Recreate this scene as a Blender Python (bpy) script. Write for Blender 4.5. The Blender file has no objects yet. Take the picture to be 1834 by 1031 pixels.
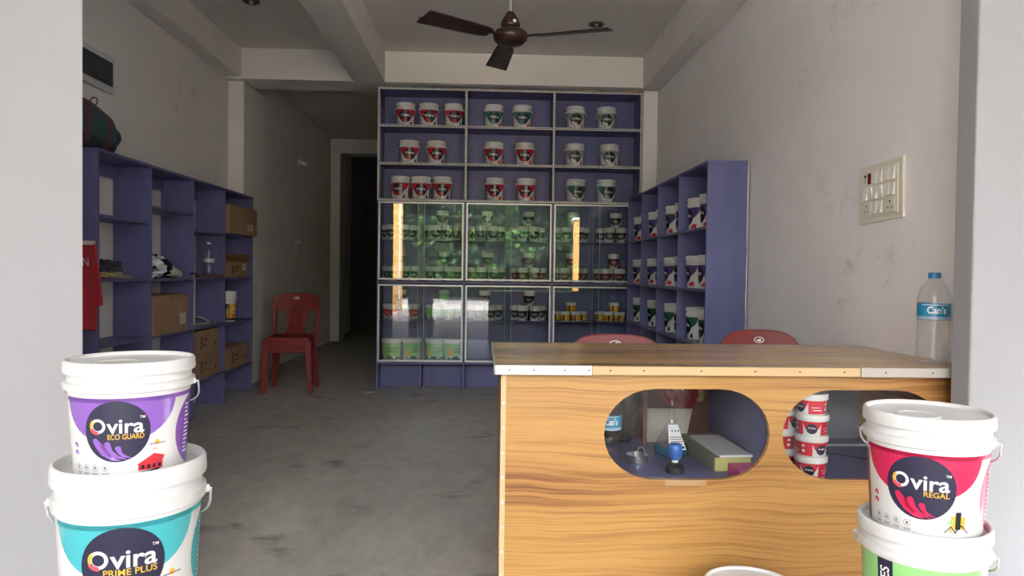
import bpy, bmesh, math, random
from mathutils import Vector, Matrix
R = math.radians
PI = math.pi
SC = bpy.context.scene
COL = SC.collection
rnd = random.Random(7)

# ------------------------------------------------------------------ camera
FPX = 1300.0
cam_d = bpy.data.cameras.new('camera')
cam_d.sensor_fit = 'HORIZONTAL'; cam_d.sensor_width = 36.0
cam_d.lens = 36.0 * FPX / 1834.0
cam_d.clip_start = 0.05; cam_d.clip_end = 300
cam = bpy.data.objects.new('camera', cam_d); COL.objects.link(cam)
_d = Vector((-.04, .0235, -1)); _h = Vector((1, -.013, 0))
_Y = _d.normalized(); _Z = _h.cross(_d).normalized(); _X = _Y.cross(_Z)
_M = Matrix((_X, _Y, _Z))                      # camera -> world rotation
cam.matrix_world = Matrix.Translation((0, 0, 1.15)) @ _M.to_4x4()
SC.camera = cam

# ------------------------------------------------------------------ light
world = bpy.data.worlds.new('overcast_sky'); SC.world = world
world.use_nodes = True
_nt = world.node_tree
_bg = _nt.nodes['Background']
_bg.inputs[0].default_value = (0.92, 0.95, 1.05, 1)
_bg.inputs[1].default_value = 11.0
SUN = bpy.data.lights.new('sun', 'SUN')
SUN.energy = 20.0; SUN.angle = R(8); SUN.color = (1, .97, .95)
sun = bpy.data.objects.new('sun', SUN); COL.objects.link(sun)
sun.rotation_euler = (R(-38), R(-14), 0); sun.location = (0, -6, 9)

SC.view_settings.view_transform = 'Standard'
SC.view_settings.look = 'None'
SC.view_settings.gamma = 1.0
SC.view_settings.use_curve_mapping = False
SC.view_settings.exposure = 1.58

# ------------------------------------------------------------------ materials
MATS = {}
def srgb(r, g, b):
    f = lambda c: (c/255/12.92) if c/255 <= .04045 else ((c/255+.055)/1.055)**2.4
    return (f(r), f(g), f(b), 1)

def mat(name, col, rough=.5, metal=0.0, spec=.5, coat=0.0):
    if name in MATS: return MATS[name]
    m = bpy.data.materials.new(name); m.use_nodes = True
    b = m.node_tree.nodes['Principled BSDF']
    b.inputs['Base Color'].default_value = col
    b.inputs['Roughness'].default_value = rough
    b.inputs['Metallic'].default_value = metal
    b.inputs['Specular IOR Level'].default_value = spec
    b.inputs['Coat Weight'].default_value = coat
    MATS[name] = m
    return m

class NT:
    """small helper to wire node materials"""
    def __init__(s, m): s.t = m.node_tree; s.b = s.t.nodes['Principled BSDF']
    def n(s, typ, **kw):
        k = s.t.nodes.new(typ)
        for a, v in kw.items(): setattr(k, a, v)
        return k
    def l(s, a, b): s.t.links.new(a, b)
    def coords(s, scale=(1, 1, 1), rot=(0, 0, 0), loc=(0, 0, 0)):
        tc = s.n('ShaderNodeTexCoord'); mp = s.n('ShaderNodeMapping')
        mp.inputs['Scale'].default_value = scale
        mp.inputs['Rotation'].default_value = rot
        mp.inputs['Location'].default_value = loc
        s.l(tc.outputs['Object'], mp.inputs['Vector']); return mp.outputs[0]
    def noise(s, vec, scale, detail=4, rough=.55, dist=0):
        k = s.n('ShaderNodeTexNoise')
        k.inputs['Scale'].default_value = scale; k.inputs['Detail'].default_value = detail
        k.inputs['Roughness'].default_value = rough; k.inputs['Distortion'].default_value = dist
        s.l(vec, k.inputs['Vector']); return k.outputs['Fac']
    def ramp(s, fac, stops, interp='LINEAR'):
        k = s.n('ShaderNodeValToRGB'); k.color_ramp.interpolation = interp
        e = k.color_ramp.elements
        while len(e) < len(stops): e.new(.5)
        for i, (p, c) in enumerate(stops): e[i].position = p; e[i].color = c
        s.l(fac, k.inputs[0]); return k.outputs[0]
    def mix(s, fac, a, b, mode='MIX'):
        k = s.n('ShaderNodeMix', data_type='RGBA', blend_type=mode)
        if isinstance(fac, (int, float)): k.inputs[0].default_value = fac
        else: s.l(fac, k.inputs[0])
        for i, v in ((6, a), (7, b)):
            if isinstance(v, tuple): k.inputs[i].default_value = v
            else: s.l(v, k.inputs[i])
        return k.outputs[2]
    def bump(s, h, strength=.2, dist=.01):
        k = s.n('ShaderNodeBump'); k.inputs['Strength'].default_value = strength
        k.inputs['Distance'].default_value = dist
        s.l(h, k.inputs['Height']); s.l(k.outputs[0], s.b.inputs['Normal'])
    def color(s, c): s.l(c, s.b.inputs['Base Color'])
    def rough(s, c): s.l(c, s.b.inputs['Roughness'])

G = lambda v: (v, v, v, 1)

def wall_material(name, base, stain, amount=.35, seed=0.0):
    m = mat(name, base, .75, spec=.25); k = NT(m)
    v = k.coords(loc=(seed, seed*2, seed*3))
    big = k.noise(v, .9, 5, .6)
    c1 = k.ramp(big, [(.35, G(.93)), (.65, G(1.0))])
    base_c = k.mix(1.0, base, c1, 'MULTIPLY')
    n2 = k.noise(v, 5.5, 6, .7, .4)
    n3 = k.noise(v, 1.1, 2)
    f = k.n('ShaderNodeMath', operation='MULTIPLY')
    k.l(k.ramp(n2, [(.56, G(0)), (.7, G(1))]), f.inputs[0]); k.l(k.ramp(n3, [(.5, G(0)), (.66, G(1))]), f.inputs[1])
    f2 = k.n('ShaderNodeMath', operation='MULTIPLY'); k.l(f.outputs[0], f2.inputs[0]); f2.inputs[1].default_value = amount
    k.color(k.mix(f2.outputs[0], base_c, stain))
    k.bump(k.noise(v, 14, 5, .6), .12, .01)
    return m

wall_m = wall_material('wall_paint', srgb(236, 232, 227), srgb(150, 142, 140), .25, 3.1)
wallr_m = wall_material('wall_paint_smudged', srgb(246, 242, 240), srgb(140, 132, 132), .75, 1.7)
ceil_m = wall_material('ceiling_paint', srgb(230, 226, 219), srgb(160, 155, 148), .1, 5.0)
outer_m = wall_material('outer_wall_paint', srgb(214, 212, 208), srgb(190, 186, 180), .15, 9.0)

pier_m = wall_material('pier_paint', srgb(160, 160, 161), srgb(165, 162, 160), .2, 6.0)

# concrete floor
floor_m = mat('concrete', srgb(125, 120, 112), .42, spec=.4)
k = NT(floor_m); v = k.coords()
va = k.coords(scale=(1, .55, 1), rot=(0, 0, R(28)))
n1 = k.noise(va, 1.4, 9, .66, .35)
c = k.ramp(n1, [(.30, srgb(152, 149, 139)), (.5, srgb(184, 181, 171)), (.68, srgb(206, 203, 194))])
n2 = k.noise(va, 9, 8, .72, .5)
c = k.mix(.45, c, k.ramp(n2, [(.35, srgb(148, 145, 137)), (.65, srgb(204, 200, 192))]), 'MIX')
st = k.noise(k.coords(scale=(1, 1.6, 1), loc=(3.3, 1.2, 0)), 2.3, 3, .5, .2)
c = k.mix(k.ramp(st, [(.62, G(0)), (.74, G(.75))]), c, srgb(70, 66, 60))
sp = k.n('ShaderNodeTexVoronoi'); sp.inputs['Scale'].default_value = 7; k.l(v, sp.inputs['Vector'])
c = k.mix(k.ramp(sp.outputs['Distance'], [(.035, G(.8)), (.055, G(0))]), c, srgb(205, 203, 198))
k.color(c); k.rough(k.ramp(n1, [(.3, G(.3)), (.7, G(.55))])); k.bump(n2, .15, .01)

# purple-blue shelf paint
def paint_purple(name, base):
    m = mat(name, base, .42, spec=.45); k = NT(m); v = k.coords()
    n = k.noise(k.coords(scale=(1, 1, .4)), 5, 5, .6)
    k.color(k.mix(1.0, base, k.ramp(n, [(.3, G(.82)), (.7, G(1.08))]), 'MULTIPLY'))
    k.bump(k.noise(k.coords(scale=(3, 3, 1)), 18, 3), .08, .004)
    return m
purple = paint_purple('purple_shelf_paint', srgb(101, 103, 145))

# wood laminate: grain runs along local X, figure drawn across local Z
def wood_material(name, light, mid, dark, rough=.32, lying=False):
    m = mat(name, mid, rough, spec=.45); k = NT(m)
    rot = (R(90), 0, 0) if lying else (0, 0, 0)
    warp = k.noise(k.coords(scale=(1.0, 1, 1.6), rot=rot), 1.7, 2, .4)
    wv = k.n('ShaderNodeVectorMath', operation='MULTIPLY_ADD')
    cb = k.n('ShaderNodeCombineXYZ'); k.l(warp, cb.inputs[2])
    k.l(cb.outputs[0], wv.inputs[0]); wv.inputs[1].default_value = (0, 0, .10)
    k.l(k.coords(rot=rot), wv.inputs[2])
    def scaled(sx, sz):
        mp = k.n('ShaderNodeMapping'); mp.inputs['Scale'].default_value = (sx, sx, sz)
        k.l(wv.outputs[0], mp.inputs['Vector']); return mp.outputs[0]
    broad = k.noise(scaled(.4, 3.0), 1.0, 2, .5)
    fine = k.noise(scaled(1.1, 62), 1.0, 5, .65)
    line = k.noise(scaled(1.4, 190), 1.0, 3, .6)
    c = k.ramp(broad, [(.32, mid), (.5, light), (.70, mid)])
    c = k.mix(k.ramp(fine, [(.50, G(0)), (.70, G(.6))]), c, dark)
    c = k.mix(k.ramp(line, [(.50, G(0)), (.66, G(.38))]), c, dark)
    band = k.ramp(broad, [(.34, G(.75)), (.43, G(0)), (.59, G(0)), (.68, G(.75))])
    mul = k.n('ShaderNodeMath', operation='MULTIPLY'); k.l(band, mul.inputs[0]); k.l(k.ramp(fine, [(.44, G(0)), (.54, G(1))]), mul.inputs[1])
    c = k.mix(mul.outputs[0], c, dark)
    k.color(c)
    return m
wood = wood_material('oak_laminate', srgb(186, 142, 80), srgb(170, 122, 66), srgb(104, 58, 36))
wood_top = wood_material('oak_laminate_top', srgb(196, 162, 116), srgb(180, 144, 100), srgb(130, 94, 62), .2, lying=True)

def glass_material(name, tint=(1, 1, 1, 1), ior=1.5, rough=0.0):
    m = bpy.data.materials.new(name); m.use_nodes = True; t = m.node_tree
    t.nodes.remove(t.nodes['Principled BSDF'])
    out = t.nodes['Material Output']
    tr = t.nodes.new('ShaderNodeBsdfTransparent'); tr.inputs[0].default_value = tint
    gl = t.nodes.new('ShaderNodeBsdfGlossy'); gl.inputs['Roughness'].default_value = rough
    lw = t.nodes.new('ShaderNodeLayerWeight'); lw.inputs[0].default_value = .5
    pw = t.nodes.new('ShaderNodeMath'); pw.operation = 'POWER'; pw.inputs[1].default_value = 5
    t.links.new(lw.outputs['Facing'], pw.inputs[0])
    fr = t.nodes.new('ShaderNodeMath'); fr.operation = 'MULTIPLY_ADD'; f0 = ((ior-1)/(ior+1))**2
    fr.inputs[1].default_value = 1-f0; fr.inputs[2].default_value = f0
    t.links.new(pw.outputs[0], fr.inputs[0])
    mx = t.nodes.new('ShaderNodeMixShader')
    t.links.new(fr.outputs[0], mx.inputs[0]); t.links.new(tr.outputs[0], mx.inputs[1])
    t.links.new(gl.outputs[0], mx.inputs[2]); t.links.new(mx.outputs[0], out.inputs[0])
    MATS[name] = m; return m
glass = glass_material('cabinet_glass', (.95, .97, .96, 1), 1.5)
pet = glass_material('clear_pet_plastic', (.985, .99, .99, 1), 1.5, .03)

aluminium = mat('aluminium', srgb(186, 186, 184), .42, .75)
white_pl = mat('white_plastic', srgb(212, 212, 209), .36, spec=.5)
cream_pl = mat('cream_plastic', srgb(230, 225, 208), .4)
navy = mat('label_navy', srgb(38, 38, 62), .24, spec=.6)
black_pr = mat('label_black', srgb(30, 30, 34), .3)
white_pr = mat('label_white', srgb(232, 232, 230), .28)
orange_pr = mat('label_orange', srgb(236, 170, 62), .3)
redhouse = mat('label_house_red', srgb(196, 48, 58), .3)
grey_pr = mat('label_grey', srgb(112, 112, 118), .35)
C_PUR = mat('label_purple', srgb(134, 90, 176), .26, spec=.6)
C_TEAL = mat('label_teal', srgb(66, 172, 178), .26, spec=.6)
C_RED = mat('label_crimson', srgb(206, 32, 82), .26, spec=.6)
C_RED2 = mat('label_red', srgb(198, 26, 50), .28)
C_GRN = mat('label_light_green', srgb(142, 202, 124), .3)
C_DGRN = mat('label_dark_green', srgb(30, 92, 58), .3)
C_TGRN = mat('label_sea_green', srgb(48, 118, 104), .3)
C_GREY = mat('label_silver', srgb(150, 156, 152), .3)
C_YEL = mat('label_yellow', srgb(226, 168, 40), .3)
C_MAR = mat('label_maroon', srgb(116, 30, 48), .3)
C_BLK = mat('label_charcoal', srgb(44, 46, 50), .3)
C_DPUR = mat('label_deep_purple', srgb(74, 54, 108), .3)
pink_pr = mat('label_pink', srgb(226, 74, 90), .3)
red_ch = mat('red_chair_plastic', srgb(128, 45, 42), .45, spec=.4)
brown_fan = mat('fan_brown', srgb(58, 40, 38), .3, .25)
gold = mat('fan_gold', srgb(150, 120, 70), .35, .8)
cardboard = mat('cardboard', srgb(160, 132, 104), .85, spec=.2)
k = NT(cardboard); k.color(k.mix(1.0, srgb(160, 132, 104), k.ramp(k.noise(k.coords(), 9, 4), [(.3, G(.85)), (.7, G(1.06))]), 'MULTIPLY'))
cardboard_in = mat('cardboard_inside', srgb(120, 90, 62), .9, spec=.1)
tape = mat('packing_tape', srgb(170, 140, 102), .25)
steel = mat('steel', srgb(170, 170, 172), .28, .9)
dark = mat('dark_plastic', srgb(24, 24, 28), .35)
dark_glass = mat('dark_tinted_cover', srgb(44, 56, 66), .25)

# ------------------------------------------------------------------ mesh building
class MB:
    def __init__(s): s.v = []; s.f = []; s.m = []; s.sm = []
    def add(s, vs, fs, mi=0, smooth=False):
        o = len(s.v); s.v += [tuple(p) for p in vs]
        for f in fs: s.f.append([i+o for i in f]); s.m.append(mi); s.sm.append(smooth)
        return s
    def box(s, x0, x1, y0, y1, z0, z1, mi=0, M=None):
        vs = [Vector(p) for p in ((x0,y0,z0),(x1,y0,z0),(x1,y1,z0),(x0,y1,z0),(x0,y0,z1),(x1,y0,z1),(x1,y1,z1),(x0,y1,z1))]
        if M is not None: vs = [M @ p for p in vs]
        return s.add(vs, [(0,3,2,1),(4,5,6,7),(0,1,5,4),(1,2,6,5),(2,3,7,6),(3,0,4,7)], mi)
    def hexa(s, b, t, mi=0):
        """b, t: four bottom and four top corners, counter-clockwise from above"""
        return s.add(list(b)+list(t), [(0,3,2,1),(4,5,6,7),(0,1,5,4),(1,2,6,5),(2,3,7,6),(3,0,4,7)], mi)
    def lathe(s, prof, seg=32, mi=0, M=None, cap0=True, cap1=True):
        vs = []; n = len(prof)
        for (r, z) in prof:
            for j in range(seg):
                a = 2*PI*j/seg; p = Vector((r*math.cos(a), r*math.sin(a), z))
                vs.append(M @ p if M is not None else p)
        fs = []
        for i in range(n-1):
            for j in range(seg):
                k2 = (j+1) % seg
                fs.append((i*seg+j, i*seg+k2, (i+1)*seg+k2, (i+1)*seg+j))
        s.add(vs, fs, mi, True)
        if cap0 and prof[0][0] > 1e-5: s.add(vs[:seg], [tuple(range(seg))[::-1]], mi)
        if cap1 and prof[-1][0] > 1e-5: s.add(vs[-seg:], [tuple(range(seg))], mi)
        return s
    def tube(s, pts, r, seg=8, mi=0, closed=False, flat=1.0, up=None):
        pts = [Vector(p) for p in pts]; n = len(pts); rings = []
        up = Vector(up) if up is not None else Vector((0, 0, 1))
        prev = None
        for i, p in enumerate(pts):
            if closed: t = (pts[(i+1) % n]-pts[i-1])
            else: t = pts[min(i+1, n-1)]-pts[max(i-1, 0)]
            t.normalize()
            a = t.cross(up)
            if a.length < 1e-3: a = prev if prev is not None else t.orthogonal()
            a.normalize()
            if prev is not None and a.dot(prev) < 0: a = -a
            prev = a; b = a.cross(t).normalized()
            rr = r[i] if isinstance(r, (list, tuple)) else r
            rings.append([p + a*rr*math.cos(2*PI*j/seg) + b*rr*flat*math.sin(2*PI*j/seg) for j in range(seg)])
        vs = [q for rg in rings for q in rg]; fs = []
        m = n if closed else n-1
        for i in range(m):
            i2 = (i+1) % n
            for j in range(seg):
                k2 = (j+1) % seg
                fs.append((i*seg+j, i*seg+k2, i2*seg+k2, i2*seg+j))
        s.add(vs, fs, mi, True)
        if not closed:
            s.add(rings[0], [tuple(range(seg))], mi); s.add(rings[-1], [tuple(range(seg))[::-1]], mi)
        return s
    def grid(s, fn, nu, nv, mi=0, smooth=True):
        vs = [fn(i/nu, j/nv) for j in range(nv+1) for i in range(nu+1)]
        fs = [(j*(nu+1)+i, j*(nu+1)+i+1, (j+1)*(nu+1)+i+1, (j+1)*(nu+1)+i) for j in range(nv) for i in range(nu)]
        return s.add(vs, fs, mi, smooth)
    def mesh(s, name, mats, sharp=40):
        me = bpy.data.meshes.new(name)
        me.from_pydata(s.v, [], s.f)
        for m in (mats if isinstance(mats, (list, tuple)) else [mats]): me.materials.append(m)
        me.polygons.foreach_set('material_index', s.m)
        me.polygons.foreach_set('use_smooth', s.sm)
        bm = bmesh.new(); bm.from_mesh(me)
        bmesh.ops.remove_doubles(bm, verts=bm.verts, dist=1e-6)
        bmesh.ops.recalc_face_normals(bm, faces=bm.faces)
        bm.to_mesh(me); bm.free()
        if any(s.sm): me.set_sharp_from_angle(angle=R(sharp))
        me.update()
        return me
    def build(s, name, mats, parent=None, bevel=0, label=None, loc=None, solid=0, subd=0, sharp=40):
        o = bpy.data.objects.new(name, s.mesh(name, mats, sharp)); COL.objects.link(o)
        if parent is not None: o.parent = parent
        if loc is not None: o.location = loc
        if label: o['label'] = label
        if solid:
            md = o.modifiers.new('thickness', 'SOLIDIFY'); md.thickness = solid; md.offset = 0
        if bevel:
            md = o.modifiers.new('bevel', 'BEVEL'); md.width = bevel; md.segments = 2; md.limit_method = 'ANGLE'
        if subd:
            md = o.modifiers.new('subdivision', 'SUBSURF'); md.levels = subd; md.render_levels = subd
        return o

def thing(name, label, cat, loc=(0, 0, 0), rz=0, group=None):
    o = bpy.data.objects.new(name, None); COL.objects.link(o)
    o.empty_display_size = .05
    o.location = loc; o.rotation_euler = (0, 0, rz)
    return tag(o, label, cat, group)
def tag(o, label, cat, group=None):
    o['label'] = label; o['category'] = cat
    if group: o['group'] = group
    return o
def struct(o, label=None):
    o['kind'] = 'structure'
    if label: o['label'] = label
    return o
def dup(root, loc, rz=None, label=None, group=None, sc=None):
    r = root.copy(); COL.objects.link(r); r.location = loc
    if rz is not None: r.rotation_euler = (0, 0, rz)
    if label: r['label'] = label
    if group: r['group'] = group
    if sc: r.scale = sc
    for ch in root.children:
        c = ch.copy(); COL.objects.link(c); c.parent = r
        for g in ch.children:
            d = g.copy(); COL.objects.link(d); d.parent = c
    return r

def filled_curve(loops, depth, bevel=0.0):
    """mesh of a flat outline with holes (2D loops), thickness along local Z"""
    cu = bpy.data.curves.new('outline', 'CURVE'); cu.dimensions = '2D'; cu.fill_mode = 'BOTH'
    cu.extrude = depth/2; cu.bevel_depth = bevel; cu.bevel_resolution = 1; cu.offset = -bevel
    for lp in loops:
        sp = cu.splines.new('POLY'); sp.points.add(len(lp)-1); sp.use_cyclic_u = True
        for p, q in zip(sp.points, lp): p.co = (q[0], q[1], 0, 1)
    ob = bpy.data.objects.new('outline', cu); COL.objects.link(ob)
    dg = bpy.context.evaluated_depsgraph_get()
    me = bpy.data.meshes.new_from_object(ob.evaluated_get(dg))
    bpy.data.objects.remove(ob); bpy.data.curves.remove(cu)
    return me
_tc = {}
def text_mesh(body, bold=.0, res=3, shear=0):
    key = (body, bold, res, shear)
    if key in _tc: return _tc[key]
    cu = bpy.data.curves.new('lettering', 'FONT'); cu.body = body; cu.size = 1.0; cu.offset = bold
    cu.resolution_u = res; cu.shear = shear; cu.fill_mode = 'FRONT'
    ob = bpy.data.objects.new('lettering', cu); COL.objects.link(ob)
    dg = bpy.context.evaluated_depsgraph_get()
    me = bpy.data.meshes.new_from_object(ob.evaluated_get(dg))
    vs = [(v.co.x, v.co.y) for v in me.vertices]; fs = [tuple(p.vertices) for p in me.polygons]
    bpy.data.objects.remove(ob); bpy.data.curves.remove(cu); bpy.data.meshes.remove(me)
    _tc[key] = (vs, fs); return vs, fs

class Decal:
    """flat print collected in label coordinates (u across, v up), then wrapped round a tapering body"""
    def __init__(s): s.items = []; s.mats = []
    def mi(s, m):
        if m not in s.mats: s.mats.append(m)
        return s.mats.index(m)
    def poly(s, pts, m, layer=1): s.items.append((list(pts), [tuple(range(len(pts)))], s.mi(m), layer)); return s
    def ellipse(s, cx, cy, rx, ry, m, layer=1, n=40): return s.poly([(cx+rx*math.cos(2*PI*i/n), cy+ry*math.sin(2*PI*i/n)) for i in range(n)], m, layer)
    def rect(s, x0, x1, y0, y1, m, layer=1): return s.poly([(x0,y0),(x1,y0),(x1,y1),(x0,y1)], m, layer)
    def ring(s, cx, cy, r0, r1, m, layer=1, a0=0, a1=360, n=24, sx=1):
        pts = []
        for i in range(n+1):
            a = R(a0+(a1-a0)*i/n); pts.append((cx+sx*r1*math.cos(a), cy+r1*math.sin(a)))
        for i in range(n+1):
            a = R(a0+(a1-a0)*i/n); pts.append((cx+sx*r0*math.cos(a), cy+r0*math.sin(a)))
        fs = [(i, i+1, n+2+i, n+1+i) for i in range(n)]
        s.items.append((pts, fs, s.mi(m), layer)); return s
    def text(s, body, x, y, height, m, layer=3, width=None, align='L', bold=.0, res=3, rot=0, shear=0):
        vs, fs = text_mesh(body, bold, res, shear)
        if not vs: return s
        x0 = min(v[0] for v in vs); x1 = max(v[0] for v in vs); y1 = max(v[1] for v in vs)
        sy = height/.7; sx = width/(x1-x0) if width else sy
        ox = {'L': 0, 'C': -(x1-x0)*sx/2, 'R': -(x1-x0)*sx}[align]
        cs, sn = math.cos(rot), math.sin(rot)
        pts = []
        for (a, b) in vs:
            p, q = (a-x0)*sx+ox, b*sy
            pts.append((x+p*cs-q*sn, y+p*sn+q*cs))
        s.items.append((pts, fs, s.mi(m), layer)); return s
    def mapped(s, fn, step, u0=None):
        mb = MB()
        for pts, fs, mi, layer in s.items:
            bm = bmesh.new()
            vv = [bm.verts.new((p[0], p[1], 0)) for p in pts]
            for f in fs:
                try: bm.faces.new([vv[i] for i in f])
                except ValueError: pass
            if any(len(f) > 4 for f in fs): bmesh.ops.triangulate(bm, faces=bm.faces[:])
            if step:
                lo = min(p[0] for p in pts); hi = max(p[0] for p in pts)
                a = math.ceil(lo/step)*step
                while a < hi:
                    bmesh.ops.bisect_plane(bm, geom=bm.verts[:]+bm.edges[:]+bm.faces[:], plane_co=(a, 0, 0), plane_no=(1, 0, 0), dist=1e-7)
                    a += step
            bm.verts.index_update()
            mb.add([fn(v.co.x, v.co.y, layer) for v in bm.verts], [[v.index for v in f.verts] for f in bm.faces], mi, True)
            bm.free()
        return mb
    def wrap(s, r_of_z, rmean, step, eps=.0004, phi0=0.0):
        def fn(u, v, layer):
            a = u/rmean+phi0; r = r_of_z(v)+eps*layer
            return (r*math.sin(a), -r*math.cos(a), v)
        return s.mapped(fn, step)
    def flat(s, fn): return s.mapped(fn, None)

def deco_mesh(name, mb, mats):
    """wrapped print: keep given winding, no welding across layers"""
    me = bpy.data.meshes.new(name); me.from_pydata(mb.v, [], mb.f)
    for m in mats: me.materials.append(m)
    me.polygons.foreach_set('material_index', mb.m); me.polygons.foreach_set('use_smooth', [True]*len(mb.f))
    me.update(); return me
def decal_obj(name, mb, mats, parent, label=None):
    o = bpy.data.objects.new(name, deco_mesh(name, mb, mats)); COL.objects.link(o); o.parent = parent
    if label: o['label'] = label
    return o

# ================================================================== the setting
XL, XR, ZC, ZB = -2.42, 1.67, 3.2, 2.91
def sbox(name, m, *a, label=None, bevel=0):
    return struct(MB().box(*a).build(name, m, bevel=bevel), label)
sbox('floor', floor_m, XL-.15, XR+.15, 1.92, 14, -.25, 0, label='grey stained concrete shop floor')
pave_m = mat('pavement', srgb(150, 144, 134), .85, spec=.2)
k = NT(pave_m); k.color(k.ramp(k.noise(k.coords(), 3, 8, .7), [(.3, srgb(128, 122, 118)), (.7, srgb(180, 174, 168))]))
sbox('ground', pave_m, -30, 30, -30, 1.92, -.3, -.075, label='pale pavement and road outside the shop')
sbox('ceiling', ceil_m, XL-.15, XR+.15, 2.2, 14, ZC, ZC+.15, label='flat white ceiling slab')
sbox('wall_left', wall_m, XL-.15, XL, 2.3, 14, 0, ZC, label='long plain wall behind left shelf')
sbox('wall_right', wallr_m, XR, XR+.15, 2.32, 7.5, 0, ZC, label='smudged white wall with switchboard')
sbox('wall_back', wall_m, -1.0, XR, 7.36, 7.5, 0, ZC, label='wall behind the display cabinet')
sbox('wall_passage', wall_m, -1.0, -.88, 7.5, 14, 0, ZC, label='right side wall of the dark passage')
sbox('wall_end', mat('passage_shade_grey', srgb(70, 68, 66), .7), XL, -1.0, 13.4, 13.5, 0, ZC, label='far wall of the dark passage')  # dark base colour stands in for the shade of the unlit passage
# beams and columns
sbox('trim_1', ceil_m, XL, XR, 6.9, 7.3, ZB, ZC, label='cross beam above the display cabinet', bevel=.006)
sbox('trim_2', ceil_m, -1.234, -.94, 2.2, 6.9, ZB, ZC, label='beam running to the shop front', bevel=.006)
sbox('trim_3', wall_m, 1.5, XR, 2.32, 6.9, ZB-.01, ZC, label='beam along top of right wall', bevel=.006)
sbox('trim_4', wall_m, XL, -2.27, 2.3, 6.98, 2.93, ZC, label='beam along top of left wall', bevel=.02)
sbox('trim_5', wall_m, XL, -2.27, 6.98, 7.6, 0, ZB, label='column at passage entrance', bevel=.008)
sbox('trim_6', wall_m, 1.532, XR, 7.0, 7.36, 0, ZB, label='column beside the display cabinet', bevel=.006)
sbox('trim_7', wall_m, XL, -2.27, 11.6, 12.0, 0, 2.98, label='column deep in the passage', bevel=.008)
sbox('trim_8', wall_m, XL, -1.0, 11.6, 12.0, 2.98, ZC, label='beam deep in the passage')
# front wall: piers either side of the opening and the lintel over it
mb = MB(); mb.hexa([(-4.2, 2.18, -.075), (-1.172, 2.18, -.075), (-1.32, 2.3, -.075), (-4.2, 2.3, -.075)],
                   [(-4.2, 2.18, 3.6), (-1.172, 2.18, 3.6), (-1.32, 2.3, 3.6), (-4.2, 2.3, 3.6)])
struct(mb.build('wall_front_left', pier_m, bevel=.006), 'bright white pier left of the shop entrance')
mb = MB(); mb.box(1.54, 4.2, 2.226, 2.32, -.075, 3.6)
struct(mb.build('wall_front_right', pier_m, bevel=.006), 'bright white pier right of the shop entrance')
mb = MB(); mb.box(-1.25, 1.54, 2.19, 2.3, 3.15, 3.6)
struct(mb.build('wall_front_top', outer_m), 'lintel over the shop entrance')
# unseen roof and side walls added to dim the entrance, and two yellow gate pillars (seen mirrored in the cabinet glass)
sbox('shade_roof', outer_m, -2.9, 3.1, -5.6, 2.19, 3.5, 3.65, label='added unseen roof slab shading the entrance')
sbox('shade_wing_left', outer_m, -2.9, -2.75, -5.5, 2.18, -.075, 3.5, label='added unseen side wall shading the entrance, left')  # side walls added to keep sky light off the piers
sbox('shade_wing_right', outer_m, 2.95, 3.1, -5.5, 2.226, -.075, 3.5, label='added unseen side wall shading the entrance, right')
yellow_w = wall_material('yellow_wall_paint', srgb(222, 170, 92), srgb(150, 110, 60), .2, 4.0)
for px, ph, wd, lb in ((-1.74, 3.5, .17, 'taller yellow gate pillar by the road, left side'), (2.95, 2.8, .24, 'shorter yellow gate pillar by the road, right side')):
    p = thing('gate_pillar', lb, 'pillar', (px, -8.2, -.075), 0, 'gate pillars by the road')
    MB().box(-wd, wd, -.2, .2, 0, ph).build('shaft', yellow_w, p, bevel=.01)
    MB().box(-wd-.04, wd+.04, -.24, .24, ph, ph+.08).build('cap', outer_m, p, bevel=.01)
    MB().box(wd*.45, wd*.8, .2, .215, 0, ph).build('white_strip', outer_m, p)
# dark door at the end of the passage
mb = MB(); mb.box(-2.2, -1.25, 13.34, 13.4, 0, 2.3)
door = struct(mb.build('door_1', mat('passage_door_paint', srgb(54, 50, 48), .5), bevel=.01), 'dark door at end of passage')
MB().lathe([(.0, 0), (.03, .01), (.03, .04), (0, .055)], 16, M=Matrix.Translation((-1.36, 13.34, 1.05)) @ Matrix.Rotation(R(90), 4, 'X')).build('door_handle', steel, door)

# ================================================================== buckets and tubs
PETALS = (((-.0425, -.020, .0062), ((-.043, -.033), (-.030, -.050), (-.010, -.0615), (.010, -.0635)), ((-.018, -.053), (-.031, -.037))),
          ((-.018, -.027, .0062), ((-.0185, -.041), (-.004, -.0555), (.022, -.0618)), ((.003, -.051), (-.008, -.040))),
          ((.003, -.0365, .0060), ((.003, -.047), (.012, -.0555), (.030, -.0582)), ((.018, -.0515), (.011, -.0455))))
def petals(D, c, s, v0, layer, n=3):
    """three comma shapes sweeping along the lower edge of the disc"""
    for (hx, hy, r), left, right in PETALS:
        pts = [(hx+r*math.cos(R(a)), hy+r*math.sin(R(a))) for a in range(0, 181, 20)]
        pts += list(left)+list(right)
        D.poly([(p*s, v0+(.1+q)*s) for p, q in pts], c, layer)

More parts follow.
